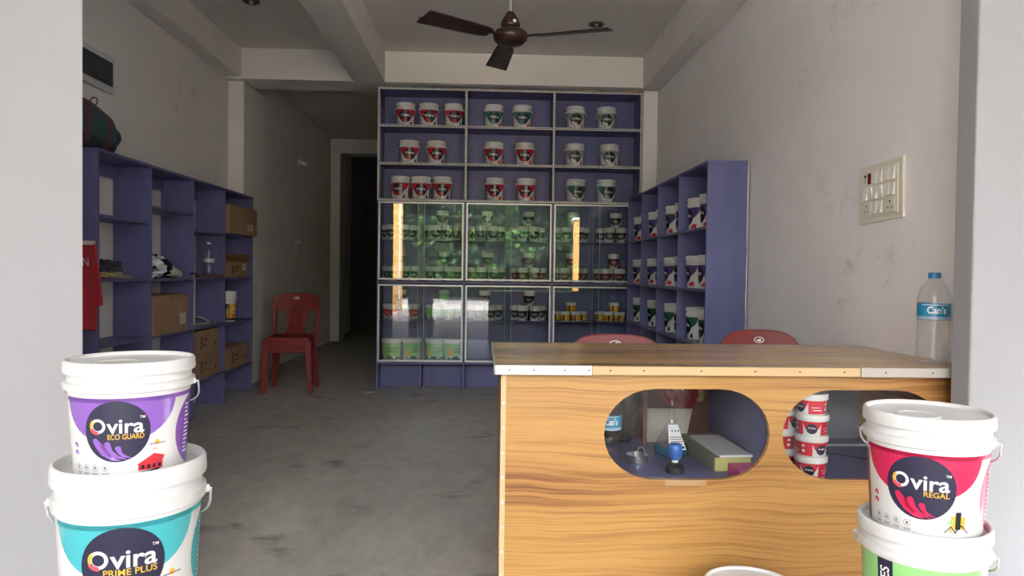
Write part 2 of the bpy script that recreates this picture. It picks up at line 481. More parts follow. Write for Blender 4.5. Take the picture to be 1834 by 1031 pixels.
def ovira(D, c, s, v0, sub=None, subw=.05, detail=2, house=None, circ=None, side=True, letter=None):
    """the wrap-round print: coloured bowl, dark disc, word mark, petals, little pictures"""
    circ = circ or navy
    bowl = [(.122*s*math.cos(PI*i/24), v0+(.170-.096*math.sin(PI*i/24)**.95)*s) for i in range(25)]
    D.poly(bowl, c, 1)
    if side:
        D.rect(-.128*s, .30*s, v0+.162*s, v0+.171*s, c, 1)
        n = 36; D.poly([((.205+.078*math.cos(2*PI*i/n))*s, v0+(.083+.083*math.sin(2*PI*i/n))*s) for i in range(n)], c, 1)
    D.ellipse(0, v0+.1*s, .0655*s, .0655*s, circ, 2, 44 if detail > 1 else 24)
    petals(D, letter or c, s, v0, 3, 3)
    ty = v0+.097*s
    if detail > 1:
        D.ring(-.0365*s, v0+.112*s, .0098*s, .0158*s, white_pr, 3, n=32)
        D.ring(-.0365*s, v0+.112*s, .0105*s, .0168*s, orange_pr, 4, 130, 215, 14)
        D.ring(-.0365*s, v0+.112*s, .0105*s, .0182*s, pink_pr, 5, 205, 275, 14)
        D.text('vira', -.0185*s, ty, .031*s, white_pr, 3, width=.071*s, bold=.018, res=5)
        D.text('TM', .044*s, v0+.127*s, .0055*s, white_pr, 3, bold=.01)
    else:
        D.text('Ovira', 0, ty, .029*s, white_pr, 3, width=.100*s, align='C', bold=.016, res=2)
    if sub: D.text(sub, (.053)*s, v0+.0835*s, .0112*s, orange_pr, 3, width=subw*s, align='R', bold=.012, res=4 if detail > 1 else 1)
    if detail > 1:
        for i in range(4):
            cx, cy = (-.092+.0225*i)*s, v0+.022*s
            D.ring(cx, cy, .0062*s, .0071*s, grey_pr, 2, n=18)
            D.ellipse(cx, cy, .0025*s, .0035*s, grey_pr, 2, 10)
            D.rect(cx-.008*s, cx+.008*s, cy-.0125*s, cy-.0112*s, grey_pr, 2); D.rect(cx-.006*s, cx+.006*s, cy-.0155*s, cy-.0142*s, grey_pr, 2)
        for i in range(2):
            cx, cy = -.098*s, v0+(.052+.016*i)*s
            D.poly([(cx-.006*s, cy-.005*s), (cx+.006*s, cy-.005*s), (cx+.006*s, cy+.002*s), (cx, cy+.007*s), (cx-.006*s, cy+.002*s)], c, 2)
            D.rect(cx-.002*s, cx+.002*s, cy-.005*s, cy, white_pr, 3)
        for i in range(13): D.rect(.158*s, (.170+.012*rnd.random())*s, v0+(.03+.009*i)*s, v0+(.0335+.009*i)*s, white_pr, 2)
    else:
        for i in range(4): D.rect((-.094+.024*i)*s, (-.080+.024*i)*s, v0+.014*s, v0+.027*s, grey_pr, 2)
        for i in range(3): D.rect(-.104*s, -.094*s, v0+(.05+.02*i)*s, v0+(.062+.02*i)*s, grey_pr, 2)
    hx, hy = .068*s, v0+.012*s
    if house == 'red':
        D.poly([(hx-.026*s, hy), (hx+.026*s, hy), (hx+.026*s, hy+.02*s), (hx-.026*s, hy+.014*s)], redhouse, 2)
        D.poly([(hx-.030*s, hy+.013*s), (hx+.006*s, hy+.034*s), (hx+.030*s, hy+.026*s), (hx+.028*s, hy+.019*s)], redhouse, 3)
        if detail > 1:
            for i in range(4): D.rect(hx+(-.02+.012*i)*s, hx+(-.014+.012*i)*s, hy+.003*s, hy+.011*s, navy, 3)
            D.poly([(hx-.028*s, hy-.003*s), (hx+.028*s, hy+.001*s), (hx+.01*s, hy-.006*s), (hx-.014*s, hy-.008*s)], navy, 2)
            D.ellipse(hx+.012*s, hy+.058*s, .0055*s, .0055*s, orange_pr, 2, 14)
            D.rect(hx-.004*s, hx+.030*s, hy+.0545*s, hy+.0560*s, navy, 3)
            D.poly([(hx, hy+.04*s), (hx+.008*s, hy+.047*s), (hx+.016*s, hy+.041*s), (hx+.008*s, hy+.043*s)], orange_pr, 2)
    elif house == 'towers':
        D.rect(hx-.010*s, hx, hy+.01*s, hy+.036*s, orange_pr, 2); D.rect(hx-.001*s, hx+.010*s, hy+.008*s, hy+.044*s, black_pr, 3); D.rect(hx+.010*s, hx+.020*s, hy+.008*s, hy+.034*s, orange_pr, 2)
        if detail > 1:
            D.poly([(hx-.024*s, hy), (hx-.022*s, hy), (hx-.010*s, hy+.012*s), (hx+.002*s, hy), (hx+.004*s, hy), (hx-.010*s, hy+.015*s)], black_pr, 3)
            D.poly([(hx-.004*s, hy), (hx-.002*s, hy), (hx+.012*s, hy+.015*s), (hx+.026*s, hy), (hx+.028*s, hy), (hx+.012*s, hy+.018*s)], black_pr, 4)
            D.poly([(hx-.020*s, hy+.020*s), (hx-.006*s, hy+.030*s), (hx-.006*s, hy+.018*s)], C_GRN, 4)
            D.rect(hx-.013*s, hx-.006*s, hy+.002*s, hy+.009*s, orange_pr, 2)
        else: D.poly([(hx-.022*s, hy), (hx, hy+.018*s), (hx+.024*s, hy)], grey_pr, 4)
    elif house == 'dark':
        D.poly([(hx-.016*s, hy), (hx+.014*s, hy), (hx+.012*s, hy+.022*s), (hx+.002*s, hy+.042*s), (hx-.010*s, hy+.02*s)], black_pr, 2)
    elif house == 'orange':
        D.poly([(hx-.022*s, hy), (hx+.022*s, hy), (hx+.02*s, hy+.03*s), (hx+.004*s, hy+.04*s), (hx-.016*s, hy+.024*s)], mat('label_house_orange', srgb(214, 84, 52), .3), 2)

def bowl_tub(D, c, s, v0, rmean):
    """small tub print: dark bowl round the front and again on the back"""
    for off in (0, PI*rmean):
        D.poly([(off+.118*s*math.cos(PI*i/16), v0+(.172-.135*math.sin(PI*i/16)**.9)*s) for i in range(17)], c, 1)
        D.text('Ovira', off, v0+.098*s, .03*s, white_pr, 2, width=.11*s, align='C', bold=.016, res=1)
        D.rect(off-.03*s, off+.04*s, v0+.078*s, v0+.085*s, grey_pr, 2)
        D.poly([(off+.07*s, v0+.012*s), (off+.11*s, v0+.012*s), (off+.092*s, v0+.06*s)], c, 1)
        for i in range(4): D.rect(off+(-.09+.035*i)*s, off+(-.07+.035*i)*s, v0+.012*s, v0+.03*s, grey_pr, 1)

def make_bucket(name, label, cat, H, rl, print_fn, seg=32, handle=True, rt=None, rb=None, spout=False, group=None, lid_m=None, squat=False, lidfrac=.30, front_bail=False, recess=.0085):
    """H total height, rl lid radius.  Front of the print faces local -Y."""
    t = thing(name, label, cat, group=group)
    q = H/.25
    rt = rt or rl*.925; rb = rb or rl*.84
    if squat: zf, zl = H*(.97-lidfrac), H*(1-lidfrac)          # tub: no flange, deep lid skirt
    else: zf, zl = .184*q, .2215*q
    b = MB(); prof = [(rb*.95, 0), (rb, .005*q), (rt, zf)]
    if not squat: prof += [(rl*.985, zf+.003*q), (rl*.992, zf+.018*q), (rt*1.015, zf+.0215*q), (rt*1.015, zl+.006*q)]
    else: prof += [(rt, zl+.01*q)]
    b.lathe(prof, seg); b.build('body', white_pl, t, sharp=32)
    l = MB()
    dz = recess*q if not squat else .004*q
    l.lathe([(rl*.955, zl), (rl*.99, zl+.0005*q), (rl, zl+.005*q), (rl*.992, H-.006*q), (rl*.975, H-.001*q), (rl*.95, H), (rl*.925, H-.002*q), (rl*.91, H-dz), (rl*.5, H-dz), (0, H-dz)], seg, cap0=False)
    lid = l.build('lid', lid_m or white_pl, t, sharp=50)
    if spout:
        M = Matrix.Translation((-.1*rl, -.42*rl, H-dz))
        MB().lathe([(.34*rl, 0), (.34*rl, .003), (.31*rl, .0045), (.29*rl, .003), (.22*rl, .0025), (0, .0025)], 28, M=M, cap0=False).build('pour_spout_cap', lid_m or white_pl, lid)
    zr = lambda z: rb+(rt-rb)*max(0, min(1, (z-.005*q)/(zf-.005*q)))
    rm = (rb+rt)/2
    D = Decal(); print_fn(D, rm, zf)
    decal_obj('label', D.wrap(zr, rm, rm*.09 if seg > 40 else rm*.15, eps=.0005 if seg > 40 else .0008), D.mats, t, None)
    if handle:
        R0 = rl*1.05; zp = zf+.008*q; pts = [(rl*.97, 0, zp)]
        for i in range(25):
            a = PI*i/24
            pts.append((R0*math.cos(a), R0*.99*math.sin(a)*(-1 if front_bail else 1), zp-.080*q*math.sin(a)**.6))
        pts.append((-rl*.97, 0, zp))
        hd = MB().tube(pts, .0022*q if seg > 40 else .0030*q, 6).build('handle', white_pl if seg > 40 else white_pl, t)
        for sx in (-1, 1):
            MB().lathe([(.008*q, 0), (.006*q, .010*q), (0, .011*q)], 12, M=Matrix.Translation((sx*rl*.94, 0, zp)) @ Matrix.Rotation(R(90)*sx, 4, 'Y')).build('handle_ear', white_pl, hd)
    return t

# --- foreground stacks (large, detailed)
APRON = -.075
B10, L10 = .25, .135
B20, L20 = .38, .160
def big(c, sub, subw, house, s, dy=0, **kw):
    def fn(D, rm, zf):
        ovira(D, c, s, .004, sub, subw, 2, house, **kw)
    return fn
def regal(D, rm, zf):
    ovira(D, C_RED, 1.07, .006, 'REGAL', .047, 2, 'towers')
    D.rect(-.165, -.138, .006, .172, C_MAR, 1)
def ess(D, rm, zf):
    D.rect(-.138, .36, .006, .193, C_GRN, 1)
    D.rect(-.165, -.143, .006, .193, C_GRN, 1)
    D.rect(-.082, -.046, .006, .193, navy, 2)
    D.text('ES', -.054, .150, .021, white_pr, 3, bold=.02, rot=R(90), res=5)
    D.ellipse(.07, .08, .06, .06, white_pr, 2); 
def plain20(c):
    def fn(D, rm, zf): ovira(D, c, 1.5, .006, None, detail=1, house='red')
    return fn
xs, ys = -.797, 1.68
GRP = 'stacked buckets at the entrance'
REC = .022*.25/.38
ZE = .695                                   # base of the top bucket, left stack
b = make_bucket('paint_bucket', 'white lidded paint bucket at the bottom of the left stack, mostly out of view', 'bucket', ZE+.022-B20+.022-APRON, L20, plain20(C_TEAL), 64, group=GRP, recess=REC*.9)
b.location = (xs+.012, ys+.01, APRON); b.rotation_euler.z = R(20)
b = make_bucket('paint_bucket', 'big white bucket with teal PRIME PLUS label under the purple one', 'bucket', B20, L20, lambda D, rm, zf: ovira(D, C_TEAL, 1.25, .058, 'PRIME PLUS', .082, 2, 'red'), 72, group=GRP, recess=REC)
b.location = (xs, ys, ZE+.022-B20); b.rotation_euler.z = R(19)
b = make_bucket('paint_bucket', 'white bucket with purple ECO GUARD label on top of left stack', 'bucket', B10, L10, big(C_PUR, 'ECO GUARD', .07, 'red', 1.0), 72, spout=True, group=GRP)
b.location = (xs, ys, ZE); b.rotation_euler.z = R(12)
xs, ys = 1.041, 1.647
BR, zt = .27, .842-.27
b = make_bucket('paint_bucket', 'white bucket with crimson REGAL label on top of right stack', 'bucket', BR, .137, regal, 72, spout=True, group=GRP)
b.location = (xs, ys, zt); b.rotation_euler.z = R(-37)
b = make_bucket('paint_bucket', 'white bucket with light green label beneath the crimson REGAL bucket', 'bucket', BR, .141, ess, 72, group=GRP, recess=.014)
zg = zt-BR+.014*BR/.25
b.location = (xs-.004, ys, zg); b.rotation_euler.z = R(-37)
b = make_bucket('paint_bucket', 'lowest white bucket of the right stack, below the picture edge', 'bucket', zg-APRON+.014, L20, plain20(C_RED), 64, group=GRP, recess=.014*.25/(zg-APRON+.014))
b.location = (xs, ys, APRON); b.rotation_euler.z = R(-37)
b = make_bucket('paint_bucket', 'white bucket lid poking up in front of the wooden counter', 'bucket', B10, L10, big(C_PUR, None, .07, 'red', 1.0), 72, spout=True, group=GRP)
b.location = (.79, 2.065, 0.0); b.rotation_euler.z = R(10)

# ================================================================== back display cabinet
BX = [-1.015, -.178, .668, 1.526]; YF, YB = 7.0, 7.34
cab = thing('display_cabinet', 'tall purple display cabinet with open rows above and glass doors below', 'cabinet', (0, YF, 0))
def part(name, m, parent, *a, bevel=.002, label=None, org=(0, YF, 0)):
    x0, x1, y0, y1, z0, z1 = a
    return MB().box(x0-org[0], x1-org[0], y0-org[1], y1-org[1], z0-org[2], z1-org[2]).build(name, m, parent, bevel=bevel, label=label)
T = .018
for x in (BX[0]+T/2, BX[3]-T/2): part('side_panel', purple, cab, x-T/2, x+T/2, YF, YB, 0, 2.89)
for x in BX[1:3]: part('divider', purple, cab, x-T/2, x+T/2, YF, YB-.012, 0, 2.872)
for i in range(3):
    a, b_ = BX[i]+(T if i == 0 else T/2), BX[i+1]-(T if i == 2 else T/2)
    for z in (2.535, 2.175, 1.83, 1.043, .262): part('shelf_board', purple, cab, a, b_, YF, YB-.012, z-T, z)
    for z in (1.445, .668): part('shelf_board', purple, cab, a, b_, YF+.06, YB-.012, z-.012, z)
    part('back_panel', purple, cab, a, b_, YB-.012, YB, .262, 2.872, bevel=0)
    part('plinth_panel', purple, cab, a, b_, YF+.2, YF+.215, 0, .244, bevel=0)
    m_ = (a+b_)/2
    part('plinth_divider', purple, cab, m_-T/2, m_+T/2, YF, YF+.2, 0, .244)
part('top_panel', purple, cab, BX[0]+T, BX[3]-T, YF, YB-.012, 2.872, 2.89)
# dotted white edging tape on the open rows
trim_m = mat('dotted_edging_tape', srgb(205, 202, 196), .45)
k = NT(trim_m)
def dots(axis):
    sep = k.n('ShaderNodeSeparateXYZ'); tc = k.n('ShaderNodeTexCoord'); k.l(tc.outputs['Object'], sep.inputs[0])
    m1 = k.n('ShaderNodeMath', operation='MULTIPLY'); k.l(sep.outputs[axis], m1.inputs[0]); m1.inputs[1].default_value = 1/.024
    m2 = k.n('ShaderNodeMath', operation='FRACT'); k.l(m1.outputs[0], m2.inputs[0])
    m3 = k.n('ShaderNodeMath', operation='LESS_THAN'); k.l(m2.outputs[0], m3.inputs[0]); m3.inputs[1].default_value = .5
    return m3.outputs[0]
mm = k.n('ShaderNodeMath', operation='MULTIPLY'); k.l(dots(0), mm.inputs[0]); k.l(dots(2), mm.inputs[1])
k.color(k.mix(mm.outputs[0], srgb(205, 202, 196), srgb(58, 58, 66)))
for z in (2.881, 2.526, 2.166, 1.821):
    for i in range(3): part('edge_trim', trim_m, cab, BX[i]+.012, BX[i+1]-.012, YF-.004, YF, z-.012, z+.012, bevel=0)
for i, x in enumerate((BX[0]+.009, BX[1], BX[2], BX[3]-.009)): part('edge_trim', trim_m, cab, x-.012, x+.012, YF-.0045, YF, 1.812, 2.89, bevel=0)
# glass doors: aluminium frame and two sliding panes in each opening
pane_edge = mat('pane_edge', srgb(160, 176, 166), .3)
for i in range(3):
    for (z0, z1, lv) in ((1.055, 1.803, 'upper'), (.268, 1.012, 'lower')):
        a, b_ = BX[i]+.012, BX[i+1]-.012
        d = thing('glass_door', '', 'x'); del d['label']; del d['category']
        d.parent = cab
        w = .016; f = MB()
        f.box(a, b_, -.012, -.001, z0, z0+w); f.box(a, b_, -.012, -.001, z1-w, z1)
        f.box(a, a+w, -.012, -.001, z0+w, z1-w); f.box(b_-w, b_, -.012, -.001, z0+w, z1-w)
        f.build('door_frame', aluminium, d, bevel=.001)
        m_ = (a+b_)/2
        for j, (p0, p1, yy) in enumerate(((a+w, m_+.03, .010), (m_-.03, b_-w, .022))):
            tilt = [(.029, .018), (-.003, .003), (-.002, -.008)][i][j]
            M = Matrix.Translation(((p0+p1)/2, yy, 0)) @ Matrix.Rotation(tilt, 4, 'Z')
            hw = (p1-p0)/2
            MB().box(-hw, hw, -.002, .002, z0+w, z1-w, M=M).build('glass_pane', glass, d)
            e = hw if j == 0 else -hw
            MB().box(e-.002, e+.002, -.0024, .0024, z0+w, z1-w, M=M).build('pane_edge', pane_edge, d)

for x0, x1 in ((.955, 1.075), (1.345, 1.48)):
    tag(MB().box(x0, x1, 7.0, 7.06, 2.8905, 2.909).build('wooden_wedge', mat('raw_wood', srgb(176, 140, 98), .8), bevel=.002), 'small raw wood wedge above the cabinet, %s' % ('left of the two' if x0 < 1.2 else 'right of the two'), 'wedge', 'wedges on the cabinet top')

# ---- bucket kinds
BK = {}
def k4(c, house, letter=None, circ=None, **kw):
    return lambda: make_bucket('paint_bucket', 'paint bucket', 'bucket', .225, .097, lambda D, rm, zf: ovira(D, c, .90, .004, None, detail=1, house=house, letter=letter, circ=circ), 32, **kw)
def cup(c):
    return lambda: make_bucket('paint_tub', 'paint tub', 'tub', .145, .059, lambda D, rm, zf: bowl_tub(D, c, .54, .003, rm), 24, handle=False, squat=True, rt=.0545, rb=.047)
def band(D, rm, z0, z1, m, layer=1): D.rect(-PI*rm, PI*rm, z0, z1, m, layer)
def cup_green(D, rm, zf):
    band(D, rm, .006, zf, C_GRN)
    D.text('Primer', 0, .062, .012, C_DGRN, 2, width=.055, align='C', bold=.01, res=1)
    D.rect(-.07, .07, .006, .026, C_DGRN, 2)
    for i in range(3): D.rect(-.045+.02*i, -.033+.02*i, .01, .03, white_pr, 3)
def primer_print(D, rm, zf):
    band(D, rm, .022, zf, C_GRN); 
    D.text('Primer', .012, .118, .022, C_DGRN, 3, width=.092, align='C', bold=.012, res=2)
    D.rect(-.05, .06, .100, .106, C_DGRN, 3); D.rect(-.05, .035, .088, .092, C_DGRN, 3)
    D.poly([(-.10, .022), (.16, .022), (.16, .05), (.05, .042), (-.03, .052), (-.10, .044)], C_DGRN, 2)
    for i in range(3): D.ellipse(-.07+.045*i, .042, .012, .014, (white_pr, black_pr, white_pr)[i], 3, 14)
    D.poly([(-.105, .06), (-.06, .055), (-.062, .105), (-.085, .115), (-.105, .10)], orange_pr, 3)
def yellow_print(D, rm, zf):
    band(D, rm, .004, zf, C_YEL)
    for o in (0, .13): 
        D.rect(-.012+o, .004+o, .004, zf, black_pr, 2); D.text('PU', .01+o, .03, .012, white_pr, 2, res=1, bold=.01)
        D.ellipse(-.035+o, .022, .010, .010, C_MAR, 2, 12)
def left_yellow(D, rm, zf):
    band(D, rm, .012, zf*.80, C_YEL); band(D, rm, .012, .032, black_pr, 2)
    for o in (-.02, .26):
        D.rect(o-.025, o+.012, .012, zf*.8, black_pr, 2); D.text('OVIRA', o+.004, .035, .022, orange_pr, 3, rot=R(90), bold=.01, width=.085, res=2)
        D.text('PU', o+.03, .095, .03, white_pr, 3, bold=.02, res=2); D.rect(o+.03, o+.085, .072, .08, white_pr, 3); D.rect(o+.03, o+.07, .05, .062, redhouse, 3)
def red_tub_print(D, rm, zf):
    for o in (0, PI*rm):
        D.rect(o-.085, o-.03, .006, zf, C_RED2, 1); D.rect(o+.03, o+.085, .006, zf, C_RED2, 1)
        D.poly([(o-.032, zf), (o+.032, zf), (o+.024, zf-.02), (o+.01, zf-.038), (o-.01, zf-.038), (o-.024, zf-.02)], C_RED2, 1)
        D.ellipse(o, .028, .018, .018, navy, 2, 18); D.text('Ovira', o, .028, .007, white_pr, 3, width=.026, align='C', bold=.016, res=1)
        D.rect(o+.045, o+.075, .018, .021, white_pr, 2); D.rect(o+.04, o+.07, .028, .03, white_pr, 2); D.ellipse(o-.06, .022, .006, .006, white_pr, 2, 10); D.ellipse(o-.06, .04, .005, .005, white_pr, 2, 10)
KINDS = {
    'red': k4(C_RED2, 'dark'), 'redbail': k4(C_RED2, 'dark', front_bail=True), 'redor': k4(C_RED2, 'orange'),
    'sea': k4(C_TGRN, 'orange'), 'silver': k4(C_GREY, 'towers', letter=white_pr, circ=black_pr), 'seadark': k4(C_TGRN, 'dark', letter=C_GREY, circ=black_pr),
    'purple': k4(C_DPUR, 'red'), 'green': k4(C_DGRN, 'dark'),
    'cup_black': cup(C_BLK), 'cup_dgreen': cup(C_DGRN), 'cup_maroon': cup(C_MAR), 'cup_red': cup(C_RED2), 'cup_orange': cup(mat('label_rust', srgb(176, 84, 44), .3)),
    'cup_green': lambda: make_bucket('paint_tub', 'paint tub', 'tub', .145, .059, cup_green, 24, handle=False, squat=True, rt=.0555, rb=.051, lidfrac=.22),
    'primer': lambda: make_bucket('paint_bucket', 'primer', 'bucket', .225, .098, primer_print, 32, handle=False, squat=True, rt=.092, rb=.084, lidfrac=.17),
    'yellow': lambda: make_bucket('paint_tub', 'paint tub', 'tub', .092, .053, yellow_print, 24, handle=False, squat=True, rt=.049, rb=.043, lidfrac=.30),
    'leftyellow': lambda: make_bucket('paint_bucket', 'bucket', 'bucket', .265, .074, left_yellow, 32, rt=.068, rb=.063),
    'redtub': lambda: make_bucket('paint_tub', 'paint tub', 'tub', .0757, .056, red_tub_print, 32, handle=False, squat=True, rt=.051, rb=.0465, lidfrac=.28),
}
def place(kind, loc, rz, label, group):
    if kind not in BK:
        o = BK[kind] = KINDS[kind](); o.location = loc; o.rotation_euler = (0, 0, rz); o['label'] = label; o['group'] = group
        return o
    return dup(BK[kind], loc, rz, label, group)
def jit(d): return R(rnd.uniform(-d, d))

# ---- open rows
YK = 7.13
ORD2, ORD3 = ('left', 'right'), ('leftmost', 'middle', 'rightmost')
COLN = {'red': 'red', 'redbail': 'red', 'redor': 'red', 'sea': 'sea green', 'silver': 'silver', 'seadark': 'dark sea green'}
for row, z, spec in (
        ('top', 2.535, ((('red', -.772, 0), ('redbail', -.545, 2), ('redbail', -.301, 6)), (('sea', .085, 4), ('sea', .364, 4)), (('silver', .89, 4), ('silver', 1.193, 2)))),
        ('second', 2.175, ((('red', -.731, 2), ('red', -.465, 2)), (('redor', .09, -2), ('redor', .396, -2)), (('silver', .885, 3), ('silver', 1.227, 3)))),
        ('third', 1.83, ((('red', -.814, -18), ('red', -.614, -2), ('red', -.407, -2)), (('redor', .105, -4), ('redor', .412, -4)), (('seadark', .901, 16), ('seadark', 1.205, 14))))):
    for bay, items in zip(('left', 'centre', 'right'), spec):
        names = ORD3 if len(items) == 3 else ORD2
        for nm, (kd, x, rz) in zip(names, items):
            ang = math.degrees(math.atan2(x, YK))
            place(kd, (x, YK, z), R(rz-ang), 'white bucket with %s label, %s one in %s bay of %s open row' % (COLN[kd], nm, bay, row), 'buckets on the open rows')

# ---- pyramids behind the glass
PYR = (('upper', 1.445, (-.836, -.406, .032, .439, .876, 1.304), ('cup_black',)*6, .145),
       ('lower', 1.043, (-.816, -.385, .043, .45, .871, 1.288), ('cup_dgreen', 'cup_dgreen', 'cup_dgreen', 'cup_maroon', 'cup_maroon', 'cup_maroon'), .145),
       ('third', .668, (-.807, -.386, .02, .456, .872, 1.301), ('cup_red', 'cup_green', 'cup_black', 'cup_black', 'yellow', 'yellow'), .145))
NTH = ('first', 'second', 'third', 'fourth', 'fifth', 'sixth')
KN = {'cup_black': 'black', 'cup_dgreen': 'dark green', 'cup_maroon': 'maroon', 'cup_red': 'red', 'cup_green': 'green', 'yellow': 'yellow', 'cup_orange': 'rust'}
for lv, z, xs_, kinds, h in PYR:
    for i, (x, kd) in enumerate(zip(xs_, kinds)):
        h = .092 if kd == 'yellow' else .145
        r = .055 if kd == 'yellow' else .061
        spots = [('front left', x-r, 7.135, z), ('front right', x+r, 7.135, z), ('rear left', x-.128, 7.245, z), ('rear right', x+.128, 7.245, z), ('topmost', x+.004, 7.15, z+h)]
        if i == 5: spots = [q for q in spots if q[0] != 'rear right']
        for nm, px, py, pz in spots:
            kk = kd
            if kd == 'cup_red' and nm in ('front right', 'rear right'): kk = 'cup_orange'
            if kd == 'cup_red' and nm == 'topmost': kk = 'cup_maroon'
            place(kk, (px, py, pz), R(-math.degrees(math.atan2(px, py)))+jit(14), 'small white tub, %s label, %s in %s pyramid from left, %s glass shelf' % (KN[kk], nm, NTH[i], lv), 'tub pyramids behind the glass doors')
for i, (x, rz) in enumerate(((-.886, 10), (-.685, 30), (-.461, 12), (-.281, 34))):
    place('primer', (x, 7.13, .262), R(rz), 'green-banded white Primer bucket, %s of four at the cabinet bottom' % NTH[i], 'primer buckets on the bottom shelf')

# ================================================================== side shelves
def side_shelf(name, label, cx, depth, ys, top, levels, sgn):
    """open shelf along a wall; sgn = +1: front faces +X (left wall), -1: faces -X"""
    y0 = ys[0]; org = (cx, y0, 0)
    t = thing(name, label, 'shelf', org)
    xb, xf = (cx-depth*sgn, cx)
    xa, xc = min(xb, xf), max(xb, xf)
    P = lambda nm, *a, **kw: part(nm, purple, t, *a, org=org, **kw)
    for y in ys: P('upright_panel', xa, xc, y-.009, y+.009, 0, top-.018)
    P('top_panel', xa, xc, ys[0]-.009, ys[-1]+.009, top-.018, top)
    for i in range(len(ys)-1):
        for z in levels[i]: P('shelf_board', xa, xc, ys[i]+.009, ys[i+1]-.009, z-.018, z)
        if sgn > 0 and i < 3:
            P('back_batten', xa+.002, xa+.02, ys[i]+.009, ys[i+1]-.009, top-.10, top-.018)
        else:
            P('back_panel', *((xa, xa+.006) if sgn > 0 else (xc-.006, xc)), ys[i]+.009, ys[i+1]-.009, .1, top-.018, bevel=0)
    return t
LY = [4.195, 4.851, 5.549, 6.21, 6.937]
side_shelf('open_shelf', 'long purple open shelf along the left wall with cartons', -2.17, .243, LY, 1.815,
           [(1.445, 1.075, .695, .285), (1.55, 1.07, .69, .285), (1.435, 1.07, .69, .285), (1.445, 1.065, .678, .27)], 1)
RY = [4.505, 5.168, 5.782, 6.374, 6.968]
rs = side_shelf('open_shelf', 'purple pigeonhole shelf along the right wall holding paint buckets', 1.395, .262, RY, 1.86, [(1.45, 1.05, .69, .29)]*4, -1)
mb = MB(); rr = random.Random(4); prev = .004
for i in range(46):
    z0 = .02+.04*i; w1 = max(.0012, min(.009, prev+rr.uniform(-.003, .003)))
    mb.hexa([(.262-prev, -.0105, z0), (.262, -.0105, z0), (.262, -.009, z0), (.262-prev, -.009, z0)], [(.262-w1, -.0105, z0+.04), (.262, -.0105, z0+.04), (.262, -.009, z0+.04), (.262-w1, -.009, z0+.04)]); prev = w1
mb.build('unpainted_edge', outer_m, rs, label='ragged white unpainted edge')
for row, z, kd, cn in (('top', 1.45, 'purple', 'purple'), ('middle', 1.05, 'purple', 'purple'), ('bottom', .69, 'green', 'green')):
    for i in range(4):
        far = RY[i+1]-.115-(.02, .0, .03)[('top', 'middle', 'bottom').index(row)]
        for nm, y in (('farther', far), ('nearer', far-.285)):
            place(kd, (1.52, y, z), R(-93)+jit(5), 'white bucket, %s label, %s of pair in %s bay from front, %s row, right shelf' % (cn, nm, NTH[i], row), 'buckets on the right wall shelf')

# ================================================================== counter
CX0, CX1, CYF, CYB, CZ = .07, 1.655, 2.40, 3.10, .844
ct = thing('shop_counter', 'wood laminate shop counter with two oval glass windows', 'counter', (CX0, CYF, 0))
corg = (CX0, CYF, 0)
def cpart(nm, m, *a, bevel=.0015, label=None): return part(nm, m, ct, *a, org=corg, bevel=bevel, label=label)
cpart('counter_top', wood_top, .046, 1.66, 2.355, 3.13, CZ-.028, CZ, label='glossy brown laminate top')
def stadium(x0, x1, z0, z1, n=14):
    r = (z1-z0)/2; rx = min(r*1.12, (x1-x0)/2); cz = (z0+z1)/2; pts = []
    for i in range(n+1):
        a = -PI/2+PI*i/n; pts.append((x1-rx+rx*math.cos(a), cz+r*math.sin(a)))
    for i in range(n+1):
        a = PI/2+PI*i/n; pts.append((x0+rx+rx*math.cos(a), cz+r*math.sin(a)))
    return pts
H1, H2 = (.411, .974, .457, .763), (1.017, 1.58, .457, .763)
loops = [[(0, 0), (CX1-CX0, 0), (CX1-CX0, CZ-.028), (0, CZ-.028)]] + [[(x-CX0, z) for x, z in stadium(*h)] for h in (H1, H2)]
me = filled_curve(loops, .018)
me.transform(Matrix.Rotation(R(90), 4, 'X')); me.transform(Matrix.Translation((0, .009, 0)))
me.materials.clear(); me.materials.append(wood)
fp = bpy.data.objects.new('front_panel', me); COL.objects.link(fp); fp.parent = ct
cpart('side_panel', wood, CX0, CX0+.018, CYF+.018, CYB, 0, CZ-.028)
cpart('side_panel', wood, CX1-.018, CX1, CYF+.018, CYB, 0, CZ-.028)
cpart('divider', purple, .975, .99, CYF+.018, CYB-.03, .1, CZ-.028)
cpart('inner_shelf', purple, CX0+.018, .975, CYF+.018, CYB-.03, .427, .445)
cpart('inner_shelf', purple, .99, CX1-.018, CYF+.018, CYB-.03, .427, .445)
brownback = mat('brown_board', srgb(88, 52, 40), .4)
cpart('back_panel', brownback, CX0+.018, .975, CYB-.03, CYB-.018, .445, CZ-.028)
cpart('back_panel', mat('grey_board', srgb(120, 120, 128), .4), .99, CX1-.018, CYB-.03, CYB-.018, .445, CZ-.028)
for h in (H1, H2):
    g = [(x-CX0, z) for x, z in stadium(h[0]-.008, h[1]+.008, h[2]-.008, h[3]+.008)]
    mb = MB(); n = len(g)
    mb.add([(x, .0185, z) for x, z in g], [tuple(range(n))])
    mb.build('window_glass', glass, ct)
